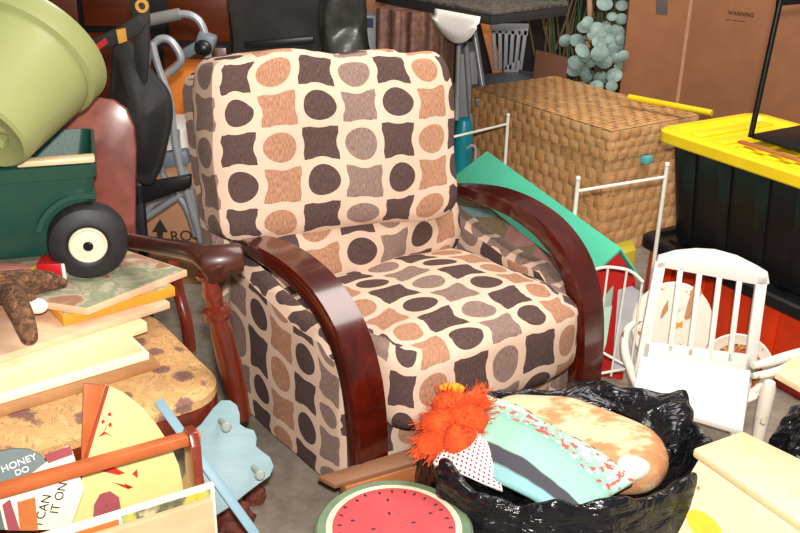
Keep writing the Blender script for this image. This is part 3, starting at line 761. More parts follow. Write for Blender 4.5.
for (x, y, s) in ((234, 520, (.05, .035, .045)), (254, 496, (.03, .028, .03))):
    t = NB(); bmesh.ops.create_icosphere(t, subdivisions=3, radius=1); c = G(x, y, s[2]*.7)
    for v in t.verts: v.co = V((v.co.x*s[0], v.co.y*s[1], max(-s[2]*.7, v.co.z*s[2])))*(1+.35*noise.noise(v.co*2.2+V((x, 0, 0))))+c
    zz = min(v.co.z for v in t.verts); 
    for v in t.verts: v.co.z -= zz
    single('rough_wood_chunk', t, M['rock'], 'rough red brown chunk %s' % ('on the floor, larger and nearer one below the blue stick' if x == 234 else 'on the floor, smaller one under the tip of the peg rack'), 'wood chunk')

# ------------------------------------------------------------------ low plank bench and watermelon stool
zb = .20
A_, B_, C_, D_ = G(318, 476, zb), G(424, 444, zb), G(428, 452, zb), G(345, 486, zb)
uB = (B_-A_).normalized(); wB = V((uB.y, -uB.x, 0))
A_ = A_-wB*0; Lb = .42; Wb = .060
bn = thing('low_bench', 'low brown wooden plank bench between the watermelon stool and the armchair', 'bench', (A_.x, A_.y, 0))
t = NB(); prism(t, [A_, A_+uB*Lb, A_+uB*Lb+wB*Wb, A_+wB*(Wb-.012)+uB*.02], (0, 0, -.012), .002); obj('top', t, M['bench'], bn)
t = NB(); prism(t, [A_+uB*.05+wB*.012, A_+uB*Lb+wB*.012, A_+uB*Lb+wB*(Wb-.002), A_+uB*.045+wB*(Wb-.004)], (0, 0, -.05), .002)
t.transform(Matrix.Translation((0, 0, -.0125))); obj('apron', t, M['benchedge'], bn)
for k in (.06, Lb-.03):
    t = NB(); c = A_+uB*k+wB*.034; box(t, V((c.x, c.y, .07)), (.03, .036, .139), frame(uB, (0, 0, 1)), .002); obj('leg', t, M['benchedge'], bn)
zs = .25; rS = .165
wc_ = G(394, 527, zs)
wm = thing('watermelon_stool', 'round stool painted like a watermelon slice with green rim and black seeds', 'stool', (wc_.x, wc_.y, 0))
t = NB(); lathe(t, [(0, -.05), (rS-.012, -.05), (rS, -.04), (rS, -.006), (rS-.006, 0), (0, 0)], wc_, (0, 0, 1), 64); obj('seat', t, M['wmgreen'], wm)
t = NB(); lathe(t, [(0, .0003), (rS*.855, .0003), (rS*.855, .0015), (0, .0015)], wc_, (0, 0, 1), 64); obj('cream_ring', t, M['wmcream'], wm, smooth=False)
t = NB(); lathe(t, [(0, .0018), (rS*.775, .0018), (rS*.775, .003), (0, .003)], wc_, (0, 0, 1), 64); obj('red_disc', t, M['wmred'], wm, smooth=False)
for ring, n in ((.70, 26), (.52, 5), (.25, 4)):
    for k in range(n):
        an = 2*math.pi*k/n+random.uniform(-.05, .05)+ring; rr = rS*(ring+random.uniform(-.02, .02))
        t = NB(); ell(t, wc_+V((rr*math.cos(an), rr*math.sin(an), .0035)), (.0052, .0028, .0018), Matrix.Rotation(an, 3, 'Z'), 8)
        obj('seed', t, M['seed'], wm)
for k in range(4):
    an = R(45+90*k); t = NB(); c = wc_+V((math.cos(an)*.11, math.sin(an)*.11, 0)); turned(t, V((c.x+math.cos(an)*.02, c.y+math.sin(an)*.02, 0)), V((c.x, c.y, zs-.05)), [(0, 0), (.012, 0), (.017, .5), (.016, 1), (0, 1)]); obj('leg', t, M['wmgreen'], wm)

# ------------------------------------------------------------------ garbage bag full of cloth
bc = V((.385, 1.80, 0))
bag = thing('garbage_bag', 'open shiny black plastic garbage bag full of cloth in front of the armchair', 'garbage bag', bc)
def rimr(an):
    return .33*(1+.05*math.sin(3*an+1)), (.27 if math.sin(an) > 0 else .235)*(1+.04*math.sin(2*an))
t = NB(); rings = []; NS = 128
# (scale, z, wrinkle): outside from the floor up, over the rim and down inside
prof = [(.30, .004, 0), (.80, .006, .01), (.97, .04, .03), (1.05, .12, .05), (1.04, .20, .05), (1.0, .26, .045), (1.01, .295, .03), (.97, .315, .02), (.92, .31, .02), (.86, .29, .02), (.80, .26, .02), (.70, .22, .0), (.35, .20, 0)]
for j, (s, z, wk) in enumerate(prof):
    rg = []
    for k in range(NS):
        an = 2*math.pi*k/NS; rx, ry = rimr(an)
        n1 = noise.noise(V((math.cos(an)*3.2, math.sin(an)*3.2, z*5)))
        n2 = noise.noise(V((math.cos(an)*9, math.sin(an)*9, z*9+4)))
        n3 = noise.noise(V((math.cos(an)*20, math.sin(an)*20, z*7+9)))
        f = s+wk*(1.2*n1+1.0*n2+.25*n3)
        dz = 0
        if z > .2: dz = .035*n1+.018*n2+.002*n3
        front = max(0, -math.sin(an))
        p = V((bc.x+rx*f*math.cos(an), bc.y+ry*f*math.sin(an), max(.002, z+dz)))
        rg.append(t.verts.new(p))
    rings.append(rg)
for a, b in zip(rings, rings[1:]):
    for k in range(NS): t.faces.new((a[k], a[(k+1) % NS], b[(k+1) % NS], b[k]))
t.faces.new(rings[0][::-1]); t.faces.new(rings[-1])
o = obj('bag_film', t, M['bag'], bag); sm_ = o.modifiers.new('s', 'SUBSURF'); sm_.levels = 1; sm_.render_levels = 1
for f in o.data.polygons: f.use_smooth = True
# flared, gathered ear of film towards the box at right and the back
def flap(pts_lo, pts_hi, seed):
    t = NB(); n = 28; m_ = 10; g = []
    lo_ = smoothpath(pts_lo, 8); hi_ = smoothpath(pts_hi, 8)
    for i in range(n+1):
        a = lo_[min(len(lo_)-1, round(i/n*(len(lo_)-1)))]; b = hi_[min(len(hi_)-1, round(i/n*(len(hi_)-1)))]
        g.append([t.verts.new(a.lerp(b, j/m_)+V((0, 0, .03*math.sin(math.pi*j/m_)))+noise.noise_vector(V((i*.35, j*.22, seed)))*.022) for j in range(m_+1)])
    for i in range(n):
        for j in range(m_): t.faces.new((g[i][j], g[i+1][j], g[i+1][j+1], g[i][j+1]))
    return t
fl_ = flap([G(560, 402, .30), G(610, 405, .30), G(645, 430, .30), G(660, 450, .29), G(655, 470, .26)], [G(575, 386, .27), G(630, 392, .30), (.70, 1.98, .34), (.70, 1.90, .32), (.655, 1.80, .27)], 3)
o = obj('bag_flap', fl_, M['bag'], bag); s_ = o.modifiers.new('so', 'SOLIDIFY'); s_.thickness = .002; o.modifiers.new('s', 'SUBSURF').render_levels = 1
# pillow
pc_ = G(577, 430, .335)
rotp = Matrix.Rotation(R(-30), 3, 'Z') @ Matrix.Rotation(R(12), 3, 'X')
pm = gridbox((0, 0, 0), (.42, .20, .13), (20, 14, 8), (2.8,)*3, fn=lambda q, p: softnoise(q, .012, 8, 2)); pm.transform(Matrix.Translation(pc_+V((.0, .0, -.035))) @ rotp.to_4x4())
single('pillow', pm, M['pillow'], 'long cream pillow with peach floral patches, on top in the garbage bag', 'pillow')
# quilt: draped sheet with stripes
def sheet(corners, nu, nv, bulge, amp, th, seed, freq=8):
    a, b, c, d = [V(p) for p in corners]; t = NB(); uv = t.loops.layers.uv.new('UV'); g = []
    for i in range(nu+1):
        row = []
        for j in range(nv+1):
            s, r = i/nu, j/nv
            p = a.lerp(b, s).lerp(d.lerp(c, s), r)+V((0, 0, bulge*math.sin(math.pi*s)*math.sin(math.pi*(r*.8+.1))))
            row.append((t.verts.new(p+noise.noise_vector(p*freq+V((seed, 0, 0)))*amp), (s, r)))
        g.append(row)
    for i in range(nu):
        for j in range(nv):
            q = [g[i][j], g[i+1][j], g[i+1][j+1], g[i][j+1]]; f = t.faces.new([x[0] for x in q])
            for l, x in zip(f.loops, q): l[uv].uv = x[1]
    return t
qt = sheet([G(452, 462, .29), G(556, 522, .27), G(630, 486, .31), G(486, 402, .352)], 30, 24, .04, .014, .01, 1)
o = single('quilt', qt, M['quilt'], 'aqua quilt with charcoal and floral strips beside the cream pillow', 'quilt'); s_ = o.modifiers.new('so', 'SOLIDIFY'); s_.thickness = .03; s_.offset = -1
pk = sheet([G(432, 468, .30), G(503, 494, .285), G(490, 458, .322), G(458, 430, .34)], 14, 14, .02, .008, .01, 4)
o = single('dotted_cloth', pk, M['polka'], 'white cloth with small dark dots tucked below the orange yarn', 'cloth'); s_ = o.modifiers.new('so', 'SOLIDIFY'); s_.thickness = .02; s_.offset = -1
# red napkin + white bundle at the right
t = NB(); ell(t, G(632, 468, .325), (.04, .03, .025), Matrix.Rotation(R(20), 3, 'Z')); 
for v in t.verts: v.co = softnoise(v.co, .008, 20)
single('white_cloth', t, M['plushwhite'], 'small white cloth bundle at the right end of the cream pillow', 'cloth')
# orange yarn
t = NB(); yc = G(455, 425, .35)
for (x, y, z, r) in ((452, 408, .385, .045), (440, 425, .365, .042), (468, 420, .37, .045), (458, 440, .35, .042), (432, 443, .34, .03), (476, 402, .385, .03)):
    ell(t, G(x, y, z), (r, r*.8, r*.9))
for v in t.verts: v.co = softnoise(v.co, .01, 25)
random.seed(3)
base = [v.co.copy() for v in t.verts]
for k in range(1500):
    p = random.choice(base); dct = (p-(yc+V((0, .0, -.02)))).normalized()+V((random.uniform(-.4, .4), random.uniform(-.4, .4), random.uniform(-.9, .1)))
    dct.normalize(); q = p+dct*random.uniform(.012, .034); s = dct.cross(V((random.random(), random.random(), random.random()))).normalized()*.0011
    a, b, c, d = [t.verts.new(x) for x in (p-s, p+s, q+s*.7, q-s*.7)]; t.faces.new((a, b, c, d))
single('orange_yarn', t, M['fluff'], 'shaggy bright orange knitted yarn bundle at the left end of the bag', 'yarn')
t = NB(); ell(t, G(452, 388, .40), (.030, .014, .012))
for v in t.verts: v.co = softnoise(v.co, .008, 30)
single('yellow_yarn', t, M['fluffyellow'], 'small tuft of yellow yarn on top of the orange yarn', 'yarn')

# ------------------------------------------------------------------ white doll chair
def dz(x, y, Y): return D(x, y, Y)
dc0 = V((.86, 2.16, 0))
dc = thing('doll_rocking_chair', 'small white wooden slat back doll chair beside the garbage bag', 'doll chair', dc0)
# back: pixel outline on a plane
BP = D(700, 355, 2.36); BN = V((-.10, -1, .22)).normalized()
def bp(x, y): return onplane(x, y, BP, BN)
def bprism(pts, th=.018, bev=.003):
    t = NB(); prism(t, [bp(*p) for p in pts], -BN*th, bev); return t
obj('top_rail', bprism([(655, 270), (659, 256), (676, 251), (697, 249), (716, 250), (738, 256), (758, 266), (768, 272), (770, 284), (762, 286), (664, 268)], .02), M['whitepaint'], dc)
def bar(x0_, y0_, x1_, y1_, w_, th=.016):
    return bprism([(x0_-w_/2, y0_), (x0_+w_/2, y0_), (x1_+w_/2, y1_), (x1_-w_/2, y1_)], th, .002)
obj('back_post', bar(661, 262, 640, 372, 11, .02), M['whitepaint'], dc)
obj('back_post', bar(763, 276, 750, 372, 11, .02), M['whitepaint'], dc)
for xa, ya, xb, yb in ((681, 268, 670, 352), (700, 272, 690, 356), (720, 276, 710, 360), (740, 280, 730, 362)):
    obj('back_slat', bar(xa, ya, xb, yb, 5.5, .012), M['whitepaint'], dc)
obj('bottom_rail', bprism([(645, 342), (752, 356), (751, 372), (641, 358)], .02), M['whitepaint'], dc)
# seat slab
s1, s2 = bp(641, 356), bp(751, 370)
zf = .5*(s1.z+s2.z)
f1, f2 = G(633, 398, s1.z-.015), G(744, 432, s2.z-.04)
f1, f2 = D(632, 398, s1.y-.16), D(743, 431, s2.y-.17)
t = NB(); prism(t, [s1, s2, f2, f1], (0, 0, -.016), .003); obj('seat', t, M['whitepaint'], dc)
for p, q in ((s1, 'l'), (s2, 'r')):
    t = NB(); box(t, V((p.x, p.y+.012, p.z/2-.008)), (.02, .02, p.z-.016), None, .002); obj('leg', t, M['whitepaint'], dc)
for p, dx in ((f1, .014), (f2, -.014)):
    t = NB(); box(t, V((p.x+dx, p.y+.016, (p.z-.016)/2)), (.02, .02, p.z-.017), None, .002); obj('leg', t, M['whitepaint'], dc)

# round painted board behind the doll chair
RP = D(672, 325, 2.52); RN = V((-.05, -1, .25)).normalized(); rf = frame((1, 0, 0), RN)
rb = thing('round_board', 'round off white board painted with a rabbit and butterflies, behind the doll chair', 'board', (RP.x, RP.y+.05, 0))
t = NB(); lathe(t, [(0, -.008), (.118, -.008), (.122, 0), (.118, .008), (0, .008)], RP, RN, 48, sc=(1, 1.08)); obj('board', t, M['whitechip'], rb)
def rpoly(nm, pts, mat): 
    t = NB(); prism(t, [onplane(x, y, RP+RN*.0085, RN) for x, y in pts], RN*.0015); obj(nm, t, mat, rb, smooth=False)
M['rabbit'] = plain('tan_paint', '#b98560', .6)
rpoly('painted_rabbit', [(684, 318), (688, 302), (694, 285), (699, 283), (702, 292), (696, 305), (690, 318), (686, 320)], M['rabbit'])
rpoly('painted_butterfly', [(647, 305), (651, 302), (655, 306), (650, 310)], M['rabbit'])
rpoly('painted_butterfly', [(660, 318), (663, 308), (668, 300), (668, 310), (662, 318)], M['rabbit'])
rpoly('painted_butterfly', [(675, 321), (679, 323), (683, 321), (682, 328), (679, 327), (676, 329)], M['tagorange'])
for a in (-.07, .07):
    t = NB(); box(t, RP+V((a, .06, -.17))*1, (.02, .02, 2*0+.01)); t.free()
t = NB(); zl = RP.z-.10; box(t, V((RP.x, RP.y+.055, zl/2)), (.10, .05, zl), None, .003); obj('stand', t, M['whitechip'], rb)
# curved worn piece left of it
t = NB(); tube(t, [D(640, 320, 2.5), D(627, 330, 2.46), D(625, 352, 2.42), D(633, 376, 2.38), D(640, 395, 2.34), D(643, 430, 2.30), D(643, 470, 2.28)], [.008, .011, .013, .013, .012, .011, .011], 10, sm=4)
for v in t.verts: v.co.z = max(v.co.z, .001)
single('curved_wooden_rail', t, M['whitechip'], 'worn white curved wooden rail left of the round painted board', 'rail')
# autumn plate
RP2 = D(736, 368, 2.42); RN2 = V((-.25, -1, .35)).normalized()
ap = thing('painted_plate', 'orange and brown painted round plate with cream rim, seen through the slats', 'plate', (RP2.x, RP2.y, RP2.z-.1))
t = NB(); lathe(t, [(0, -.004), (.07, -.004), (.10, .012), (.104, .014), (.100, .016), (.072, .002), (0, .001)], RP2, RN2, 40); obj('rim', t, M['whitechip'], ap)
t = NB(); lathe(t, [(0, .0025), (.072, .0035), (.072, .005), (0, .004)], RP2, RN2, 40); obj('painted_centre', t, M['platepaint'], ap)
t = NB(); c = RP2+V((.02, .09, 0)); box(t, V((c.x, c.y, (RP2.z-.02)/2)), (.10, .06, RP2.z-.02), None, .004)
single('plate_block', t, M['carddark'], 'small dark box holding up the orange painted plate', 'box')

# weathered piece at the right edge
st = thing('wooden_stool', 'small weathered white wooden stool at the right edge before the red tote', 'stool', (1.02, 2.1, 0))
ztp = .36
t = NB(); prism(t, [G(775, 372, ztp), G(792, 358, ztp), G(850, 352, ztp), G(850, 400, ztp), G(800, 386, ztp)], (0, 0, -.018), .003); obj('top', t, M['creamtop'], st)
t = NB(); tube(t, [G(753, 366, ztp-.01), G(770, 362, ztp-.01), G(790, 356, ztp-.005), G(830, 346, ztp+.02)], [.008, .013, .014, .014], 10, sm=4); obj('rail', t, M['whitechip'], st)
t = NB(); tube(t, [G(753, 376, ztp-.018), G(775, 372, ztp-.012), G(796, 362, ztp-.01)], [.008, .011, .010], 10, sm=4); obj('rail', t, M['whitechip'], st)
a = G(770, 382, ztp-.02); t = NB(); turned(t, V((a.x, a.y, 0)), a, [(0, 0), (.012, 0), (.014, .4), (.018, .75), (.018, .95), (.013, 1), (0, 1)]); obj('leg', t, M['whitechip'], st)
a = G(835, 382, ztp-.02); t = NB(); turned(t, V((a.x, a.y, 0)), a, [(0, 0), (.012, 0), (.014, .4), (.018, .75), (.018, .95), (.013, 1), (0, 1)]); obj('leg', t, M['whitechip'], st)
# second black bag, right edge
t = NB(); bmesh.ops.create_icosphere(t, subdivisions=5, radius=1); c = V((1.08, 1.95, .16))
for v in t.verts:
    n = v.co.copy(); k = 1+.12*noise.noise(n*3)+.07*noise.noise(n*8)+.03*noise.noise(n*18)
    v.co = V((n.x*.15*k, n.y*.12*k, max(-.158, n.z*.20*k)))+c
single('garbage_bag', t, M['bag'], 'small tied black garbage bag at the right edge behind the cream box', 'garbage bag')

# ------------------------------------------------------------------ cream wooden box at the lower right
zt = .38
b_a, b_b = G(693, 448, zt), G(757, 425, zt); fdir = G(800, 522, zt)-b_a; fdir.z = 0; fdir.normalize()
gdir = (b_b-b_a); gdir.z = 0; wd = gdir.length; gdir.normalize()
gd2 = V((-fdir.y, fdir.x, 0)); gd2 = gd2 if gd2.dot(gdir) > 0 else -gd2
wd = .24
bxo = thing('toy_box', 'cream painted wooden box with pale lid and yellow oval, lower right corner', 'box', (b_a.x, b_a.y, 0))
t = NB(); prism(t, [b_a, b_a+fdir*.46, b_a+fdir*.46+gdir*wd, b_a+gdir*wd*.62], (0, 0, -.022), .006)
obj('lid', t, M['creamtop'], bxo)
# body: flares toward the floor on the near faces
ta = b_a+fdir*.012+gdir*.012; tbk = b_a+gdir*(wd*.6)+fdir*.012
q = [ta, b_a+fdir*.45+gdir*.012, b_a+fdir*.45+gdir*(wd*.95), tbk]
outn = -gd2
low = [V((p.x, p.y, 0)) for p in q]; low[0] = low[0]+outn*.13-fdir*.05; low[1] = low[1]+outn*.13
t = NB(); a = [t.verts.new(V((p.x, p.y, zt-.022))) for p in q]; b = [t.verts.new(p) for p in low]
t.faces.new(a); t.faces.new(b[::-1])
for i in range(4): t.faces.new((a[i], a[(i+1) % 4], b[(i+1) % 4], b[i]))
obj('body', t, M['creambox'], bxo, smooth=False)
fp = V((q[0].x, q[0].y, zt-.022)); e1_ = V((q[1].x, q[1].y, zt-.022))-fp; e2_ = low[0]-fp; FN = e1_.cross(e2_).normalized(); FN = FN if FN.y < 0 else -FN
t = NB(); prism(t, [onplane(x, y, fp+FN*.0005, FN) for x, y in [(705+18*math.cos(R(a))*1.0+0.35*11*math.sin(R(a)), 527+16*math.sin(R(a))+7*math.cos(R(a))) for a in range(0, 360, 20)]], FN*.001)
obj('yellow_oval', t, M['yellowoval'], bxo, smooth=False)
hk = [onplane(x, y, fp+FN*.004, FN) for x, y in ((690, 479), (691, 484), (688, 488), (685, 491), (683, 489))]
t = NB(); tube(t, hk, .0018, 8, sm=4); lathe(t, [(0, 0), (.004, 0), (.003, .004), (0, .005)], onplane(699, 488, fp, FN), FN, 10); obj('hook', t, M['rabbit'], bxo)

# ------------------------------------------------------------------ totes
tl = G(655, 127, .70); tr = G(800, 174, .70); tk = G(745, 108, .70)
ud = (tr-tl); ud.z = 0; ud.normalize(); vd = V((-ud.y, ud.x, 0)); vd = vd if vd.dot(tk-tl) > 0 else -vd
TL, TW = .82, .50
def tote(o, z0_, z1_, name, label, bodymat, lidmat, inset=.03, shift=0, tap=.045):
    O = V((tl.x, tl.y, 0))+ud*shift
    def Q(a, b, z): return O+ud*a+vd*b+V((0, 0, z))
    r = thing(name, label, 'storage tote', (O.x, O.y, z0_), math.atan2(ud.y, ud.x))
    def sec(ins, z, rr=.05):
        pts = []
        for (a, b, s0) in ((TL-ins-rr, TW-ins-rr, 0), (ins+rr, TW-ins-rr, 90), (ins+rr, ins+rr, 180), (TL-ins-rr, ins+rr, 270)):
            for k in range(6): an = R(s0+18*k); pts.append(Q(a+rr*math.cos(an), b+rr*math.sin(an), z))
        return pts
    def loft(secs):
        t = NB(); rg = [[t.verts.new(p) for p in s] for s in secs]; n = len(rg[0])
        for a, b in zip(rg, rg[1:]):
            for k in range(n): t.faces.new((a[k], a[(k+1) % n], b[(k+1) % n], b[k]))
        t.faces.new(rg[0][::-1]); t.faces.new(rg[-1]); return t
    hb_ = z1_-z0_
    t = loft([sec(inset+tap+.005, z0_), sec(inset+tap, z0_+.01), sec(inset+.008, z1_-.035), sec(inset+.006, z1_-.02)])
    for k in range(5):            # moulded ribs on the long side
        a = .12+k*.15
        p0, p1 = Q(a, inset+.006, z1_-.04), Q(a, inset+tap-.001, z0_+.02)
        prism(t, [p0, p0+ud*.05, p1+ud*.05, p1], -vd*.006, .002)
    obj('body', t, bodymat, r)
    t = loft([sec(.004, z1_-.045), sec(0, z1_-.04), sec(0, z1_-.008), sec(.008, z1_), sec(.035, z1_), sec(.045, z1_-.014)]); ld = obj('lid', t, lidmat, r)
    t = NB()
    for k in range(7):
        a = .09+k*.10; prism(t, [Q(a, .07, z1_-.0145), Q(a+.05, .07, z1_-.0145), Q(a+.05, TW-.07, z1_-.0145), Q(a, TW-.07, z1_-.0145)], (0, 0, .008), .002)
    obj('lid_ribs', t, lidmat, ld)
    return r, Q
lowt, Ql = tote(None, 0.0, .305, 'storage_tote', 'orange red storage tote with black lid, bottom of the stack at right', M['orangered'], M['black'], .015, -.02, .005)
upt, Qu = tote(None, .3055, .70, 'storage_tote', 'black storage tote with bright yellow lid, stacked on the orange red one', M['black'], M['yellow'], .025)
# yellow bar behind, between chest and card box
t = NB(); a = G(630, 97, .71); b = G(703, 112, .71); dd = (b-a).normalized(); wv = V((dd.y, -dd.x, 0))*.014
# black stand on the tote lid
zl = .70
sb = thing('metal_stand', 'black metal stand with thin legs standing on the yellow tote lid', 'stand', Qu(.4, .2, zl))
p0 = G(748, 136, zl+.012); 
pl_ = [G(748, 137, zl+.012), G(800, 146, zl+.012), G(900, 163, zl+.012), G(905, 135, zl+.012), G(800, 120, zl+.012)]
pl_ = [p for p in pl_]
c1 = G(747, 137, zl+.010); e_ = G(800, 127, zl+.010)-c1; e_.normalize(); g_ = V((e_.y, -e_.x, 0)); 
t = NB(); prism(t, [c1, c1+e_*.30, c1+e_*.30+g_*.22, c1+g_*.22], (0, 0, .008), .003); obj('base_plate', t, M['blackmetal'], sb)
tops = D(782, -25, c1.y+.02)
lt = tops-c1
for off in (V((0, 0, 0)), e_*.28, e_*.28+g_*.20, g_*.20):
    t = NB(); a = c1+off+e_*.008+g_*.008+V((0, 0, .008)); lnv = V((lt.x, lt.y, lt.z)) if off.length < .01 else V((lt.x*.6, lt.y, lt.z))
    tube(t, [a, a+lnv], .0095, 10)
    if off.length < .01 or off == e_*.28: obj('leg', t, M['blackmetal'], sb)
    else: t.free()
t = NB(); a = c1+lt*.82; prism(t, [a, a+e_*.29, a+e_*.29+V((0, 0, .02)), a+V((0, 0, .02))], g_*.01); obj('crossbar', t, M['blackmetal'], sb)
# thin wood and red strip by the stand
t = NB(); a = G(737, 143, zl+.002); b = G(800, 163, zl+.002); dd = (b-a).normalized(); wv = V((-dd.y, dd.x, 0))*.02
prism(t, [a, a+dd*.4, a+dd*.4+wv, a+wv], (0, 0, .008), .001)
single('thin_slat', t, M['benchedge'], 'thin brown wooden slat lying along the yellow lid edge', 'slat')
t = NB(); bq = D(800, 88, 2.95)
# ------------------------------------------------------------------ wicker chest
fc = G(612, 131, .55); wtl = G(475, 88, .55); 
wu = (wtl-fc); wu.z = 0; LW = wu.length; wu.normalize(); wv_ = V((-wu.y, wu.x, 0)); wv_ = wv_ if wv_.x > 0 else -wv_
WD = .50; HZ = .55
wk = thing('wicker_chest', 'woven banana leaf storage chest with a hinged lid behind the green roofed house', 'chest', (fc.x, fc.y, 0), math.atan2(wu.y, wu.x))
def Wq(a, b, z): return V((fc.x, fc.y, 0))+wu*a+wv_*b+V((0, 0, z))
def pads(t, O, ex, ey, L_, H_, nr, cw_, rh, amp=.007, seed=0):
    """woven pads over a rectangle: O corner, ex along, ey up, normal outward"""
    N_ = ex.cross(ey).normalized(); rows = max(1, round(H_/rh)); rh = H_/rows; cols = max(1, round(L_/cw_)); cw2 = L_/cols
    N_ = N_*nr
    for r in range(rows):
        off_ = (r % 2)*.5
        for c in range(-1, cols+1):
            x0_, x1_ = (c+off_)*cw2, (c+1+off_)*cw2
            x0_, x1_ = max(0, x0_)+.0022, min(L_, x1_)-.0022
            if x1_-x0_ < .006: continue
            j = random.uniform(-.003, .003); y0_, y1_ = r*rh+.0008, (r+1)*rh-.0008
            g = []
            for iy in range(4):
                row = []
                for ix in range(5):
                    fx, fy = ix/4, iy/3
                    h = amp*(math.sin(math.pi*fx)**.6 if 0 < fx < 1 else 0)*(math.sin(math.pi*(fy*.8+.1)))
                    yy = y0_+(y1_-y0_)*fy+j*(math.sin(math.pi*fx))
                    row.append(t.verts.new(O+ex*(x0_+(x1_-x0_)*fx)+ey*yy+N_*(h-.0005+random.uniform(0, .0012))))
                g.append(row)
            for iy in range(3):
                for ix in range(4): t.faces.new((g[iy][ix], g[iy][ix+1], g[iy+1][ix+1], g[iy+1][ix]))
Z = V((0, 0, 1)); random.seed(5)
t = NB(); box(t, Wq(LW/2, WD/2, .2125), (LW-.004, WD-.004, .425), frame(wu, (0, 0, 1))); 
core = obj('chest_core', t, M['wickergap'], wk, smooth=False)
t = NB()
nsg = -1 if wu.cross(Z).dot(wv_) > 0 else 1
pads(t, Wq(0, 0, 0), wu, Z, LW, .43, nsg, .064, .054)
nsg2 = -1 if wv_.cross(Z).dot(wu) > 0 else 1
pads(t, Wq(0, 0, 0), wv_, Z, WD, .43, nsg2, .064, .054)
pads(t, Wq(LW, 0, 0), wv_, Z, WD, .43, -nsg2, .064, .054)
obj('chest_body', t, M['wicker'], wk)
t = NB(); tl_ = .012
box(t, Wq(LW/2, WD/2, .488), (LW+tl_*2-.004, WD+tl_*2-.004, .118), frame(wu, (0, 0, 1))); ldc = obj('lid_core', t, M['wickergap'], wk, smooth=False)
t = NB()
pads(t, Wq(-tl_, -tl_, .430), wu, Z, LW+2*tl_, .118, nsg, .06, .040)
pads(t, Wq(-tl_, -tl_, .430), wv_, Z, WD+2*tl_, .118, nsg2, .06, .040)
pads(t, Wq(LW+tl_, -tl_, .430), wv_, Z, WD+2*tl_, .118, -nsg2, .06, .040)
nsg3 = 1 if wu.cross(wv_).z > 0 else -1
pads(t, Wq(-tl_, -tl_, .552), wu, wv_, LW+2*tl_, WD+2*tl_, nsg3, .07, .030, .005)
obj('lid', t, M['wicker'], wk)
c = Wq(-.018, .20, .408); t = NB(); box(t, c, (.045, .04, .03), frame(wu, (0, 0, 1)), .003); single('teal_case', t, M['lightteal'], 'small light teal case sticking out beneath the right side of the chest lid', 'case')

# cardboard box behind
yb = 4.75
cb0, cb1 = D(623, 60, yb), D(683, 60, yb+.02); cb2 = D(830, 60, yb-.42)
crd = thing('cardboard_box', 'tall brown cardboard box with faint printing, behind the yellow lidded tote', 'box', (cb1.x, cb1.y, 0))
t = NB(); f0, f1_, f2_ = [V((p.x, p.y, 0)) for p in (cb0, cb1, cb2)]
prism(t, [f0, f1_, f2_, f2_+V((.25, .5, 0)), f0+V((.1, .55, 0))], (0, 0, 1.25), .004); obj('box_body', t, M['card'], crd)
t = NB(); e_ = (f2_-f1_).normalized(); box(t, f1_+V((0, -.004, .625)), (.016, .004, 1.24), frame(e_, (0, 0, 1))); obj('seam', t, M['cardedge'], crd, smooth=False)
e0_ = (f1_-f0).normalized(); n0_ = V((e0_.y, -e0_.x, 0))
t = NB(); a = D(662, 0, f0.y+.0)
ta_ = onplane(656, -6, f0, n0_); tb_ = onplane(668, -6, f0, n0_); tc_ = onplane(667, 15, f0, n0_); td_ = onplane(656, 14, f0, n0_)
prism(t, [ta_, tb_, tc_, td_], n0_*.003); obj('tape', t, M['greytape'], crd, smooth=False)
n1_ = V((e_.y, -e_.x, 0)); n1_ = n1_ if n1_.y < 0 else -n1_
frc = Matrix((e_, V((0, 0, 1)), e_.cross(V((0, 0, 1))))).transposed()
text(crd, 'WARNING', onplane(741, 14, f1_+n1_*.002, n1_), .026, frc, M['ink'], ext=.001)
text(crd, '---- --- -----', onplane(735, 20, f1_+n1_*.002, n1_), .022, frc, M['ink'], ext=.001)
# yellow rod
t = NB(); a = D(629, 97, 4.0); b = D(712, 113, 3.75); tube(t, [a, b], .013, 12)
for v in t.verts: pass
single('yellow_rod', t, M['yellow'], 'yellow rod lying on the chest corner behind the tote lid', 'rod')

# ------------------------------------------------------------------ white metal doll bed
zb_ = .60
pC, pD_ = G(578, 181, .56), G(667, 167, .59); pA, pB = G(508, 117, .52), G(440, 133, .52)
bd = thing('doll_bed_frame', 'white wire doll bed frame with thin posts just in front of the wicker chest', 'doll bed', (pD_.x, pD_.y, 0))
for p in (pA, pB, pC, pD_):
    t = NB(); tube(t, [V((p.x, p.y, 0)), p], .0075, 10); ell(t, p+V((0, 0, .008)), (.009, .009, .010), None, 10); obj('post', t, M['whiterod'], bd)
for a, b, dzz in ((pA, pB, .03), (pC, pD_, .035)):
    t = NB(); tube(t, [a-V((0, 0, dzz)), b-V((0, 0, dzz))], .0055, 8); obj('crossbar', t, M['whiterod'], bd)
for a, b in ((pA, pC), (pB, pC+pB-pA)):
    t = NB(); a2 = V((a.x, a.y, .12)); b2_ = V((b.x, b.y, .12)); tube(t, [a2, b2_], .005, 8); obj('side_rail', t, M['whiterod'], bd)
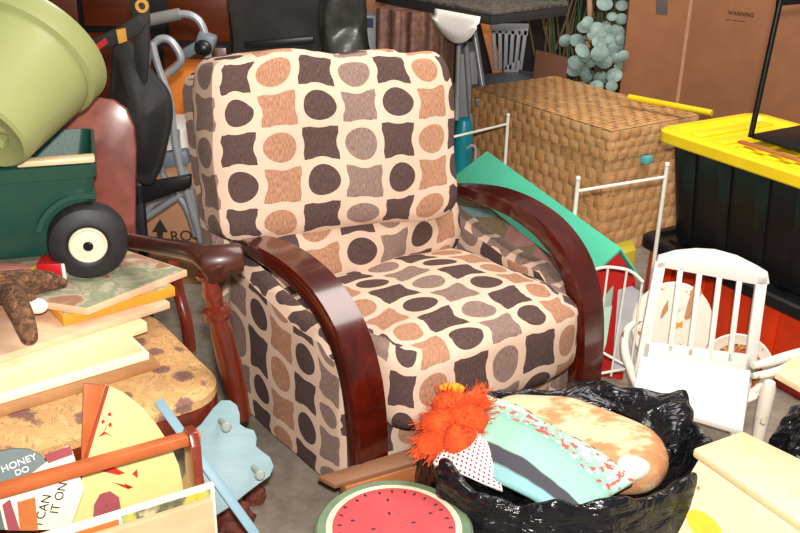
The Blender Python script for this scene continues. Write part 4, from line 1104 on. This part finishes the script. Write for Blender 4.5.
# arched footboard
FP = D(611, 376, 2.46); fN = V((-.25, -1, 0)).normalized(); bd = thing('wire_headboard', 'white arched wire doll bed end standing in front of the red gable', 'bed end', (FP.x, FP.y, 0))
def fpp(x, y): return onplane(x, y, FP, fN)
archp = [(560, 345), (566, 300), (580, 278), (600, 268), (618, 268), (632, 272), (643, 282)]
t = NB(); tube(t, [fpp(*p) for p in archp], .0045, 8, sm=5); obj('arch', t, M['whiterod'], bd)
for (x0_, y0_, x1_, y1_) in ((608, 268, 596, 362), (627, 270, 611, 376), (586, 275, 578, 372), (642, 284, 630, 372)):
    t = NB(); tube(t, [fpp(x0_, y0_), fpp(x1_, y1_)], .0035, 8); obj('wire', t, M['whiterod'], bd)
t = NB(); tube(t, [fpp(566, 380), fpp(640, 366)], .0045, 8); obj('bottom_rail', t, M['whiterod'], bd)
t = NB(); tube(t, [fpp(598, 350), fpp(634, 370)], .004, 8); obj('stay', t, M['whiterod'], bd)
for x in (568, 638):
    a = fpp(x, 374 if x < 600 else 367); t = NB(); tube(t, [a, V((a.x, a.y, 0))], .004, 8); obj('foot', t, M['whiterod'], bd)

# ------------------------------------------------------------------ toy house with teal roof
hs_ = V((0, 0, 0))
zr, ze = .46, .335
R1, R2 = G(487, 151, zr), G(621, 248, zr); E1, E2 = G(452, 178, ze), G(584, 282, ze)
ho = thing('toy_house', 'wooden toy house with teal green roof and red gable beside the armchair', 'toy house', (E2.x, E2.y, 0))
rd = (R2-R1).normalized(); ed = V((rd.y, -rd.x, 0)); ed = ed if ed.dot(E1-R1) > 0 else -ed
def flat(v): return V((v.x, v.y, 0))
v1, v2 = flat(E1-R1), flat(E2-R2); RN_ = (R2-R1).cross(E1-R1).normalized(); RN_ = RN_ if RN_.z > 0 else -RN_
t = NB(); prism(t, [R1, R2, E2, E1], -RN_*.008, .001); obj('roof_panel', t, M['tealroof'], ho)
t = NB(); o1, o2 = R1-v1*.8+V((0, 0, (ze-zr)*.8)), R2-v2*.8+V((0, 0, (ze-zr)*.8)); prism(t, [R1, R2, o2, o1], (0, 0, -.008), .001); obj('roof_panel', t, M['tealroof'], ho)
def HP(s_, k, z):                      # s_ along the ridge 0..1, k from ridge to eave
    p = R1.lerp(R2, s_)+(v1.lerp(v2, s_))*k; return V((p.x, p.y, z))
for s_, mt in ((.975, M['redwall']), (.04, M['redwall'])):
    t = NB(); prism(t, [HP(s_, 0, zr-.014), HP(s_, .88, ze+.004), HP(s_, .88, 0), HP(s_, -.7, 0), HP(s_, -.7, ze+.016)], -rd*.01, .001); obj('gable_wall', t, mt, ho, smooth=False)
t = NB(); prism(t, [HP(.975, .88, 0), HP(.04, .88, 0), HP(.04, .88, ze+.004), HP(.975, .88, ze+.004)], -ed*.008); obj('front_wall', t, M['beigewall'], ho, smooth=False)
t = NB(); prism(t, [HP(.975, -.7, 0), HP(.04, -.7, 0), HP(.04, -.7, ze+.01), HP(.975, -.7, ze+.01)], ed*.008); obj('rear_wall', t, M['redwall'], ho, smooth=False)
fe = (HP(.975, .88, 0)-HP(.04, .88, 0)).normalized(); ed = V((fe.y, -fe.x, 0)); ed = ed if ed.dot(v1) > 0 else -ed
FW = HP(.5, .88, .2)+ed*.001
def fwp(nm, pts, mt): 
    t = NB(); prism(t, [onplane(x, y, FW, ed) for x, y in pts], ed*.002); obj(nm, t, mt, ho, smooth=False)
fwp('blue_stripe', [(440, 203), (492, 210), (498, 217), (440, 217)], M['lightblue'])
fwp('pink_panel', [(511, 223), (537, 243), (529, 246), (500, 249)], M['pinkboard'])
fwp('pink_panel', [(536, 245), (562, 266), (560, 270), (528, 272)], M['pinkboard'])
fwp('mint_panel', [(545, 272), (575, 275), (580, 300), (570, 320), (540, 275)], M['mintboard'])
t = NB(); prism(t, [onplane(x, y, HP(.976, 0, 0), rd) for x, y in ((601, 300), (623, 274), (620, 300), (603, 322))], rd*.002)
obj('window', t, M['mintboard'], ho, smooth=False)
# leaning mint card + grey card between
t = NB(); Pm = D(596, 320, 2.52); Nm = V((-.3, -1, .3)).normalized(); prism(t, [onplane(x, y, Pm, Nm) for x, y in ((580, 312), (612, 306), (606, 345), (596, 372), (578, 372))], -Nm*.006)
single('mint_card', t, M['mintboard'], 'pale mint mottled card leaning under the red gable', 'card')
t = NB(); Pm = D(630, 320, 2.60); prism(t, [onplane(x, y, Pm, Nm) for x, y in ((618, 290), (632, 286), (646, 296), (640, 350), (632, 372), (612, 372))], -Nm*.008)
single('grey_card', t, M['greyboard'], 'pale grey card standing right of the red gable', 'card')
t = NB(); pm_ = [G(606, 246, .33), G(632, 239, .33), G(636, 250, .33), G(615, 256, .33)]; prism(t, pm_, (0, 0, -.33), .002)
single('mustard_block', t, M['yellowgreen'], 'mustard yellow box behind the teal roof corner', 'box')

# ------------------------------------------------------------------ right background
# table with dark edge
zt_ = .93
ta, tb2, tc = D(386, 1, 3.55), D(470, 18, 3.35), D(570, 8, 3.95)
zt_ = tb2.z
q = [G(375, -10, zt_), G(492, 12, zt_), G(568, 3, zt_), G(560, -20, zt_), G(400, -25, zt_)]
tbt = thing('side_table', 'dark edged table with mottled grey top at the top centre', 'table', (q[1].x, q[1].y, 0))
t = NB(); prism(t, q, (0, 0, -.012), .002); obj('tabletop', t, M['stoneTop'], tbt)
cq = sum(q, V())/5; q2 = [cq+(p-cq)*.995 for p in q]; q2 = [V((p.x, p.y, zt_-.012)) for p in q2]
t = NB(); prism(t, q2, (0, 0, -.036), .002); obj('apron', t, M['darktable'], tbt)
# magazine sheet hanging over the edge
t = NB(); a, b = G(437, 3, zt_), G(482, 11, zt_); a.z = b.z = zt_-.040; g = []
nx = ((b-a).cross(Z)).normalized(); nx = nx if nx.y < 0 else -nx
for i in range(11):
    s = i/10; p = a.lerp(b, s); dep = .02+.085*math.sin(math.pi*min(1, s*1.0))**.8*(.6+.4*s)
    g.append([t.verts.new(p+nx*.006+Z*.02), t.verts.new(p+nx*.010-Z*.004), t.verts.new(p+nx*.025-Z*dep*.5), t.verts.new(p+nx*.02-Z*dep)])
for r1, r2 in zip(g, g[1:]):
    for k in range(3): t.faces.new((r1[k], r2[k], r2[k+1], r1[k+1]))
o = single('magazine', t, M['paper'], 'white magazine page curling down from the dark table edge', 'magazine'); s_ = o.modifiers.new('s', 'SOLIDIFY'); s_.thickness = .004
t = NB(); c = G(545, -2, zt_+.0); lathe(t, [(0, 0), (.05, 0), (.08, .02), (.085, .04), (.08, .045), (.05, .012), (0, .01)], V((c.x, c.y, zt_)), (0, 0, 1), 24)
M['greenglass'] = plain('green_glaze', '#2f9a4a', .15)
single('green_bowl', t, M['greenglass'], 'shiny green bowl on the right end of the mottled table', 'bowl')
# brown ribbed column
yc_ = 3.88
a, b = D(376, 60, yc_), D(441, 70, yc_-.10)
t = NB(); base_ = V((a.x, a.y, 0)); e_ = V((b.x-a.x, b.y-a.y, 0)); Lc = e_.length; e_.normalize(); nn = V((e_.y, -e_.x, 0))
nseg = 60; lo_, hi_, lo2, hi2 = [], [], [], []
zc = zt_-.048
for k in range(nseg+1):
    s = k/nseg*Lc; p = base_+e_*s+nn*(.012*math.sin(s*2*math.pi/.075)+.03*math.sin(math.pi*k/nseg)); lo_.append(t.verts.new(p)); hi_.append(t.verts.new(p+Z*zc)); p2 = base_+e_*s-nn*.16; lo2.append(t.verts.new(p2)); hi2.append(t.verts.new(p2+Z*zc))
for k in range(nseg):
    t.faces.new((lo_[k], lo_[k+1], hi_[k+1], hi_[k])); t.faces.new((lo2[k+1], lo2[k], hi2[k], hi2[k+1])); t.faces.new((hi_[k], hi_[k+1], hi2[k+1], hi2[k])); t.faces.new((lo_[k+1], lo_[k], lo2[k], lo2[k+1]))
t.faces.new((lo_[0], hi_[0], hi2[0], lo2[0])); t.faces.new((lo_[-1], lo2[-1], hi2[-1], hi_[-1]))
obj('fluted_pedestal', t, M['browncol'], tbt)
# teal tool with pole
c = D(463, 150, 3.9); c0_ = V((c.x, c.y, 0)); ztop = D(463, 120, 3.9).z
tp = thing('spray_pump', 'teal cylinder tool with a metal rod and teal handle between pedestal and chest', 'pump', c0_)
t = NB(); lathe(t, [(0, 0), (.04, 0), (.04, ztop-.06), (.036, ztop-.03), (.028, ztop), (.014, ztop+.01), (0, ztop+.01)], c0_, (0, 0, 1), 24); obj('cylinder', t, M['teal'], tp)
t = NB(); pr = D(459, 40, 3.9); tube(t, [V((pr.x+.004, pr.y, ztop)), pr], .010, 10); obj('rod', t, M['alu'], tp)
t = NB(); ell(t, pr, (.035, .02, .018)); obj('handle', t, M['teal'], tp)
t = NB(); hh = D(467, 155, 3.84); tube(t, [hh+V((.0, 0, .03)), hh+V((.02, -.01, .045)), hh+V((.035, 0, .02)), hh+V((.03, 0, -.06)), hh+V((.0, 0, -.07))], .006, 8, sm=4); obj('bracket', t, M['greyplastic'], tp)
# steel tubes + orange batten leaning
t = NB(); p1 = D(474, 30, 4.62); p2 = D(482, 82, 4.58); dr = (p2-p1).normalized(); pe = p1+dr*((p1.z)/-dr.z)
tube(t, [p1, pe], .015, 10); single('metal_tube', t, M['alu'], 'silver metal tube leaning beside the teal tool', 'tube')
t = NB(); p1 = D(466, 42, 4.45); p2 = D(470, 100, 4.42); dr = (p2-p1).normalized(); pe = p1+dr*((p1.z)/-dr.z); tube(t, [p1, pe], .014, 10)
single('metal_tube', t, M['greyplastic'], 'dull grey tube behind the silver one, left of the grey crate', 'tube')
t = NB(); p1 = D(486, 24, 5.0); p2 = D(500, 82, 4.97); dr = (p2-p1).normalized(); pe = p1+dr*((p1.z)/-dr.z); wv = V((.028, 0, 0)); prism(t, [p1-wv, p1+wv, pe+wv, pe-wv], (0, .02, 0), .002)
single('orange_batten', t, M['orangewood'], 'orange wooden batten leaning left of the grey slotted crate', 'batten')
# grey slotted chair
gy = 4.9
gc = thing('plastic_chair', 'light grey plastic garden chair with slotted back, behind the wicker chest', 'chair', D(505, 120, gy)*1)
gc.location.z = 0; WM[gc.name] = Matrix.Translation(V((gc.location.x, gc.location.y, 0)))
def dp(x, y): return D(x, y, gy)
t = NB()
prism(t, [dp(490, 24), dp(529, 24), dp(528, 36), dp(491, 33)], (0, .02, 0), .003)
prism(t, [dp(505, 66), dp(522, 60), dp(518, 74), dp(503, 76)], (0, .02, 0), .003)
for k in range(6):
    x0_ = 492+k*6.4; prism(t, [dp(x0_, 30), dp(x0_+3.6, 31), dp(x0_+3.6-(x0_-490)*.22+2, 70), dp(x0_-(x0_-490)*.22+2, 70)], (0, .02, 0), .002)
obj('backrest', t, M['greyplastic'], gc)
sz_ = dp(505, 72).z
t = NB(); prism(t, [G(470, 75, sz_), G(520, 70, sz_), G(556, 74, sz_), G(566, 98, sz_), G(475, 98, sz_)], (0, 0, -.04), .01); obj('seat', t, M['bluegreyplastic'], gc)
for x in (480, 556):
    c = G(x, 88, sz_-.04); t = NB(); box(t, V((c.x, c.y, c.z/2)), (.05, .05, c.z), None, .006); obj('leg', t, M['greyplastic'], gc)
t = NB(); prism(t, [D(458, 55, 4.6), D(478, 50, 4.6), D(480, 140, 4.6), D(458, 140, 4.6)], (0, .25, 0), .006)
for v in t.verts: pass
z_ = min(v.co.z for v in t.verts)
for v in t.verts:
    if v.co.z < z_+.05: v.co.z = 0
single('grey_crate', t, M['greyplastic'], 'blue grey plastic crate left of the garden chair, behind the metal tubes', 'crate')
# brown panel right of chair
t = NB(); prism(t, [D(536, 50, 4.75), D(568, 58, 4.7), D(566, 95, 4.7), D(528, 92, 4.75)], (0, .02, 0), .001)
z_ = min(v.co.z for v in t.verts)
for v in t.verts:
    if v.co.z < z_+.06: v.co.z = 0
single('cardboard_sheet', t, M['carddark'], 'dark brown cardboard sheet standing left of the round leaved plant', 'cardboard')
# plant
pl = thing('potted_plant', 'bushy plant with round grey green leaves left of the cardboard box', 'plant', (D(600, 100, 4.9).x, 4.9, 0))
base_ = V((pl.location.x, 4.95, 0))
t = NB(); lathe(t, [(0, 0), (.10, 0), (.14, .24), (.15, .25), (.13, .25), (0, .22)], base_, (0, 0, 1), 28); obj('pot', t, M['carddark'], pl)
leaves = [(605, 3, 8), (577, 40, 7), (597, 29, 8), (616, 32, 8), (599, 42, 7), (583, 50, 8), (617, 47, 9), (600, 54, 9), (604, 62, 8), (576, 62, 8), (574, 69, 8), (614, 52, 8), (590, 76, 8), (601, 78, 7), (614, 75, 8), (620, 66, 6), (566, 41, 7), (585, 56, 7), (582, 69, 7), (622, 40, 6), (612, 16, 5), (621, 19, 6), (596, 86, 7), (612, 86, 6), (624, 56, 6), (590, 62, 6), (608, 38, 6), (622, 5, 6), (588, 20, 5)]
random.seed(21); leaves = [(x, y, r*1.0) for x, y, r in leaves]+[(random.uniform(574, 627), random.uniform(24, 92), random.uniform(5, 7)) for k in range(15)]
t = NB(); random.seed(11); ts = NB()
for (x, y, r) in leaves:
    yy = random.uniform(4.62, 4.95); c = D(x, y, yy); rr = r/F_PX*yy*1.04; n = V((random.uniform(-.5, .5), -1, random.uniform(-.1, .7))).normalized()
    lathe(t, [(0, .004), (rr*.6, .002), (rr, -.006), (rr, -.008), (rr*.6, 0), (0, .002)], c, n, 14, sc=(1, .88))
    tube(ts, [c, c.lerp(base_+V((0, 0, c.z-.1)), .6), base_+V((0, 0, .24))], .003, 5, sm=3)
obj('foliage', t, M['leaf'], pl); obj('stems', ts, M['stem'], pl)
gl = thing('dry_plant', 'tangle of dry stems and dark green blades at the top, left of the round leaves', 'plant', (1.0, 5.4, 0))
t = NB(); ts = NB(); random.seed(4)
for k in range(46):
    x = random.uniform(545, 626); y = random.uniform(-30, 60); a = D(x+random.uniform(-6, 6), y+70, 5.3); b = D(x+random.uniform(-22, 22), y-30, 5.2+random.uniform(-.1, .3)); a.z = max(a.z, .2); a = V((a.x, a.y, .0)) if k % 3 == 0 else a
    tube(t if k % 2 else ts, [a, (a+b)/2+V((random.uniform(-.05, .05), 0, .0)), b], [.008, .006, .002], 5, sm=3)
obj('blades', t, M['grass'], gl); obj('stems', ts, M['stem'], gl)
t = NB(); a = D(590, 22, 4.9); b = D(589, -12, 4.9); tube(t, [V((a.x, a.y, 0)), a, b], .014, 10)
single('wooden_dowel', t, M['cardedge'], 'pale pinkish upright dowel in front of the dry stems', 'dowel')

# ------------------------------------------------------------------ left background
dr0 = thing('dresser', 'orange brown wooden cabinet with dark frame in the background at upper left', 'cabinet', (-1.2, 5.0, 0))
def DD(x, y, Y=5.0): return D(x, y, Y)
x0_, x1_ = DD(-20, 20).x, DD(232, 20).x
zt2 = 1.5
t = NB(); box(t, ((x0_+x1_)/2, 5.28, zt2/2), (x1_-x0_, .5, zt2), None, .004); obj('carcass', t, M['black'], dr0)
def front(px0, px1, py0, py1, nm='door'):
    a, b = DD(px0, py1), DD(px1, py0); t = NB(); box(t, ((a.x+b.x)/2, 5.018, (a.z+b.z)/2), (b.x-a.x, .02, b.z-a.z), None, .004); return obj(nm, t, M['dresser'], dr0)
front(84, 130, -30, 26); front(169, 226, -30, 41); front(169, 226, 48, 130); front(84, 150, 34, 130); front(-10, 72, -30, 60)
# framed dark item (black folded chair bag) behind armchair
bl_ = thing('black_case', 'large black padded case standing behind the armchair', 'case', (D(290, 50, 3.9).x, 3.9, 0))
a, b = D(229, 60, 4.0), D(322, 60, 4.0); ztc = D(280, -30, 4.0).z
t = gridbox(((a.x+b.x)/2, 4.1, ztc/2), (b.x-a.x, .18, ztc), (20, 4, 30), (14,)*3, fn=lambda q, p: softnoise(q, .02, 5))
obj('case_body', t, M['blackfabric'], bl_)
t = NB(); box(t, V(((a.x+b.x)/2+.02, 3.985, D(290, 42, 4).z)), (b.x-a.x-.1, .02, .03), Matrix.Rotation(R(-6), 3, 'Y'), .004); obj('piping', t, M['black'], bl_)
a, b = D(320, 60, 3.9), D(366, 60, 3.9)
t = gridbox(((a.x+b.x)/2, 4.0, D(340, -30, 3.9).z/2), (b.x-a.x, .16, D(340, -30, 3.9).z), (14, 5, 30), (6,)*3, fn=lambda q, p: softnoise(q, .05, 7, 3))
M['greyfilm'] = plain('dark_grey_film', '#4a4946', .3, 0, .6, 8, .6, 18)
single('wrapped_bundle', t, M['greyfilm'], 'dark grey plastic wrapped bundle right of the black padded case', 'bundle')
t = NB(); c = D(365, 32, 4.2); zc2 = D(365, 17, 4.2).z; box(t, V((c.x, 4.3, zc2/2)), (.10, .1, zc2), None, .01); bt = thing('plastic_bottle', 'clear grey bottle with blue label between the bundle and the pedestal', 'bottle', (c.x, 4.3, 0))
obj('body', t, M['greyplastic'], bt)
M['navy'] = plain('navy_label', '#26355e', .5)
t = NB(); box(t, V((c.x+.0, 4.245, D(368, 23, 4.24).z)), (.07, .008, .04)); obj('blue_label', t, M['navy'], bt)

t = NB(); c = D(375, 12, 4.6); box(t, V((c.x+.05, 4.75, c.z/2)), (.25, .2, c.z+.3), None, .004); single('brown_carton', t, M['card'], 'narrow strip of brown carton beyond the grey bottle', 'box')

# walker (aluminium) behind the armchair
wy = 3.05
wl = thing('walking_frame', 'folded aluminium walking frame with grey grips behind the armchair', 'walking frame', (D(175, 200, wy).x, wy, 0))
def wp(x, y, Y=wy): return D(x, y, Y)
def tt_(nm, pts, r=.0125, m_='alu', sm=5): 
    t = NB(); tube(t, pts, r, 12, sm=sm)
    for v in t.verts: v.co.z = max(.0, v.co.z)
    return obj(nm, t, M[m_], wl)
g0 = wp(206, 36)
tt_('frame_tube', [wp(178, 14), wp(190, 15), wp(200, 22), wp(206, 38), wp(208, 60), wp(208, 110), V((wp(208, 120).x, wy, 0))])
tt_('grip', [wp(140, 24), wp(150, 20), wp(180, 14)], .019, 'greygrip', 3)
tt_('frame_tube', [wp(148, 90, 2.98), wp(146, 70, 2.98), wp(150, 50, 2.98), wp(160, 39, 2.98), wp(172, 42, 2.98), wp(181, 60, 2.98), wp(168, 74, 2.98)], .0125)
tt_('frame_tube', [wp(152, 42, 2.96), wp(158, 66, 2.96), wp(170, 100, 2.96), wp(176, 150, 2.96), wp(190, 205, 2.96), wp(204, 250, 2.96)], .0115, sm=4)
tt_('frame_tube', [wp(176, 130), wp(178, 150), wp(188, 180), wp(198, 225), V((wp(198, 225).x+.05, wy, 0))], .0125, sm=3)
tt_('frame_tube', [wp(165, 165), wp(163, 175), wp(185, 205), wp(196, 236)], .0115, sm=3)
tt_('brace', [wp(140, 222), wp(165, 205), wp(192, 188)], .0115, sm=3)
tt_('brace', [wp(146, 240), wp(145, 212), wp(170, 194)], .0105, sm=3)
t = NB(); box(t, wp(206, 42), (.06, .05, .06), Matrix.Rotation(R(20), 3, 'Y'), .01); box(t, wp(195, 48), (.09, .035, .035), Matrix.Rotation(R(-30), 3, 'Y'), .008); obj('joint', t, M['bluegreyplastic'], wl)
t = NB(); box(t, wp(176, 158), (.09, .05, .05), Matrix.Rotation(R(-10), 3, 'Y'), .006); obj('joint', t, M['bluegreyplastic'], wl)
t = NB(); ell(t, wp(203, 48, 3.0), (.028, .02, .026)); obj('knob', t, M['black'], wl)
# dark chair with wedge frame below
t = NB(); a, b = D(138, 195, 2.75), D(192, 178, 2.75)
t = NB(); prism(t, [D(133, 186, 2.8), D(190, 176, 2.8), D(190, 188, 2.8), D(133, 208, 2.8)], (0, .03, 0), .003); prism(t, [D(128, 180, 2.8), D(142, 185, 2.8), D(144, 245, 2.8), D(126, 245, 2.8)], (0, .03, 0), .003)
z_ = min(v.co.z for v in t.verts)
for v in t.verts:
    if v.co.z < z_+.03: v.co.z = 0
single('black_bracket', t, M['black'], 'black angled frame under the hanging black bag', 'frame')
# cardboard with arrow, white box above
ab = thing('arrow_carton', 'tan cardboard box printed with a black arrow, behind the left chair arm', 'box', (D(180, 215, 3.35).x, 3.35, 0))
a, b = D(140, 185, 3.3), D(232, 185, 3.3); zc2 = D(180, 188, 3.3).z
t = NB(); box(t, V(((a.x+b.x)/2, 3.45, zc2/2)), (b.x-a.x, .3, zc2), None, .003); obj('box_body', t, M['cardlight'], ab)
t = NB(); prism(t, [D(x, y, 3.299) for x, y in ((152, 232), (160, 219), (168, 232), (163, 232), (163, 238), (157, 238), (157, 232))], (0, -.002, 0)); obj('printed_arrow', t, M['ink'], ab, smooth=False)
frr = Matrix(((1, 0, 0), (0, 0, 1), (0, -1, 0))).transposed()
frr = Matrix((V((1, 0, 0)), V((0, 0, 1)), V((0, -1, 0)))).transposed()
text(ab, 'ROOM', D(194, 236, 3.297), .06, frr @ Matrix.Rotation(R(4), 3, 'Z'), M['ink'], ext=.001)
t = NB(); a, b = D(152, 150, 3.55), D(198, 150, 3.55); zz1 = D(170, 135, 3.55).z; box(t, V(((a.x+b.x)/2, 3.75, zz1/2)), (b.x-a.x, .25, zz1), None, .003)
single('white_carton', t, M['paper'], 'white carton glimpsed behind the walking frame', 'box')
t = NB(); a, b = D(165, 100, 3.9), D(200, 100, 3.9); zz1 = D(180, 72, 3.9).z; box(t, V(((a.x+b.x)/2, 4.05, zz1/2)), (b.x-a.x, .25, zz1), None, .003)
single('orange_crate', t, M['orangewood'], 'orange box glimpsed between the black bag and the armchair', 'box')

# hanging black bag
hb_ = thing('hanging_bag', 'black nylon bag with wide strap and coloured tags hanging behind the cherry panel', 'bag', (D(140, 150, 2.7).x, 2.7, .5))
yB = 2.68
out = [(105, 92), (112, 60), (108, 44), (122, 36), (134, 46), (150, 72), (162, 84), (170, 96), (173, 118), (166, 150), (156, 184), (148, 190), (136, 186), (126, 170), (118, 140), (112, 118)]
t = NB(); cen = D(140, 120, yB-.05); ring0 = [D(x, y, yB) for x, y in out]; N0 = len(ring0)
rg = [[t.verts.new(V((p.x, p.y+.07, p.z))) for p in ring0], [t.verts.new(p) for p in ring0]]
for s, dd in ((.85, .035), (.6, .055), (.3, .065)):
    rg.append([t.verts.new(cen.lerp(p, s)+V((0, .05-dd, 0))+noise.noise_vector(p*14)*.014) for p in ring0])
for a, b in zip(rg, rg[1:]):
    for k in range(N0): t.faces.new((a[k], a[(k+1) % N0], b[(k+1) % N0], b[k]))
t.faces.new(rg[0][::-1]); t.faces.new(rg[-1]); o = obj('bag_body', t, M['blackfabric'], hb_); o.modifiers.new('s', 'SUBSURF').render_levels = 2
for f in o.data.polygons: f.use_smooth = True
t = NB(); sp_ = [(87, 42), (100, 36), (120, 26), (138, 14), (146, 24), (140, 34), (122, 43), (104, 49), (96, 52)]
prism(t, [D(x, y, yB-.03) for x, y in sp_], (0, .02, 0), .004); obj('strap', t, M['blackfabric'], hb_)
t = NB(); prism(t, [D(x, y, yB-.02) for x, y in [(128, -10), (147, -10), (149, 20), (148, 60), (146, 84), (140, 84), (134, 60), (132, 20)]], (0, .02, 0), .004); obj('strap', t, M['blackfabric'], hb_)
t = NB(); prism(t, [D(x, y, yB-.036) for x, y in [(116, 30), (125, 28), (127, 41), (119, 44)]], (0, .004, 0)); obj('orange_tag', t, M['tagorange'], hb_)
t = NB(); prism(t, [D(x, y, yB-.036) for x, y in [(95, 45), (105, 38), (108, 43), (99, 50)]], (0, .004, 0)); obj('red_tag', t, M['tagred'], hb_)
t = NB(); lathe(t, [(.010, -.004), (.018, -.004), (.018, .004), (.010, .004), (.010, -.004)], D(142, 6, yB-.05), (0, -1, 0), 20); obj('ring', t, M['tagorange'], hb_)

# ------------------------------------------------------------------ light
def area(name, loc, target, size, power, col=(1, 1, 1)):
    l = bpy.data.lights.new(name, 'AREA'); l.energy = power; l.size = size; l.color = col
    o = bpy.data.objects.new(name, l); COL.objects.link(o); o.location = loc
    o.rotation_euler = (V(target)-V(loc)).to_track_quat('-Z', 'Y').to_euler(); return o
area('camera_flash', (.02, -.02, 1.64), (.25, 2.6, .35), .05, 78, (1, .95, .90))
area('overhead_fill', (.9, 2.6, 2.7), (.4, 3.2, 0), 1.7, 78, (1, .94, .87))  # unseen overhead fill, added to brighten the wicker chest and other distant things
wd_ = bpy.data.worlds.new('world'); SC.world = wd_; wd_.use_nodes = True
wd_.node_tree.nodes['Background'].inputs[0].default_value = (1, .95, .92, 1); wd_.node_tree.nodes['Background'].inputs[1].default_value = .22
SC.view_settings.view_transform = 'Standard'; SC.view_settings.look = 'None'; SC.view_settings.gamma = 1; SC.view_settings.exposure = 0
SC.view_settings.use_curve_mapping = False
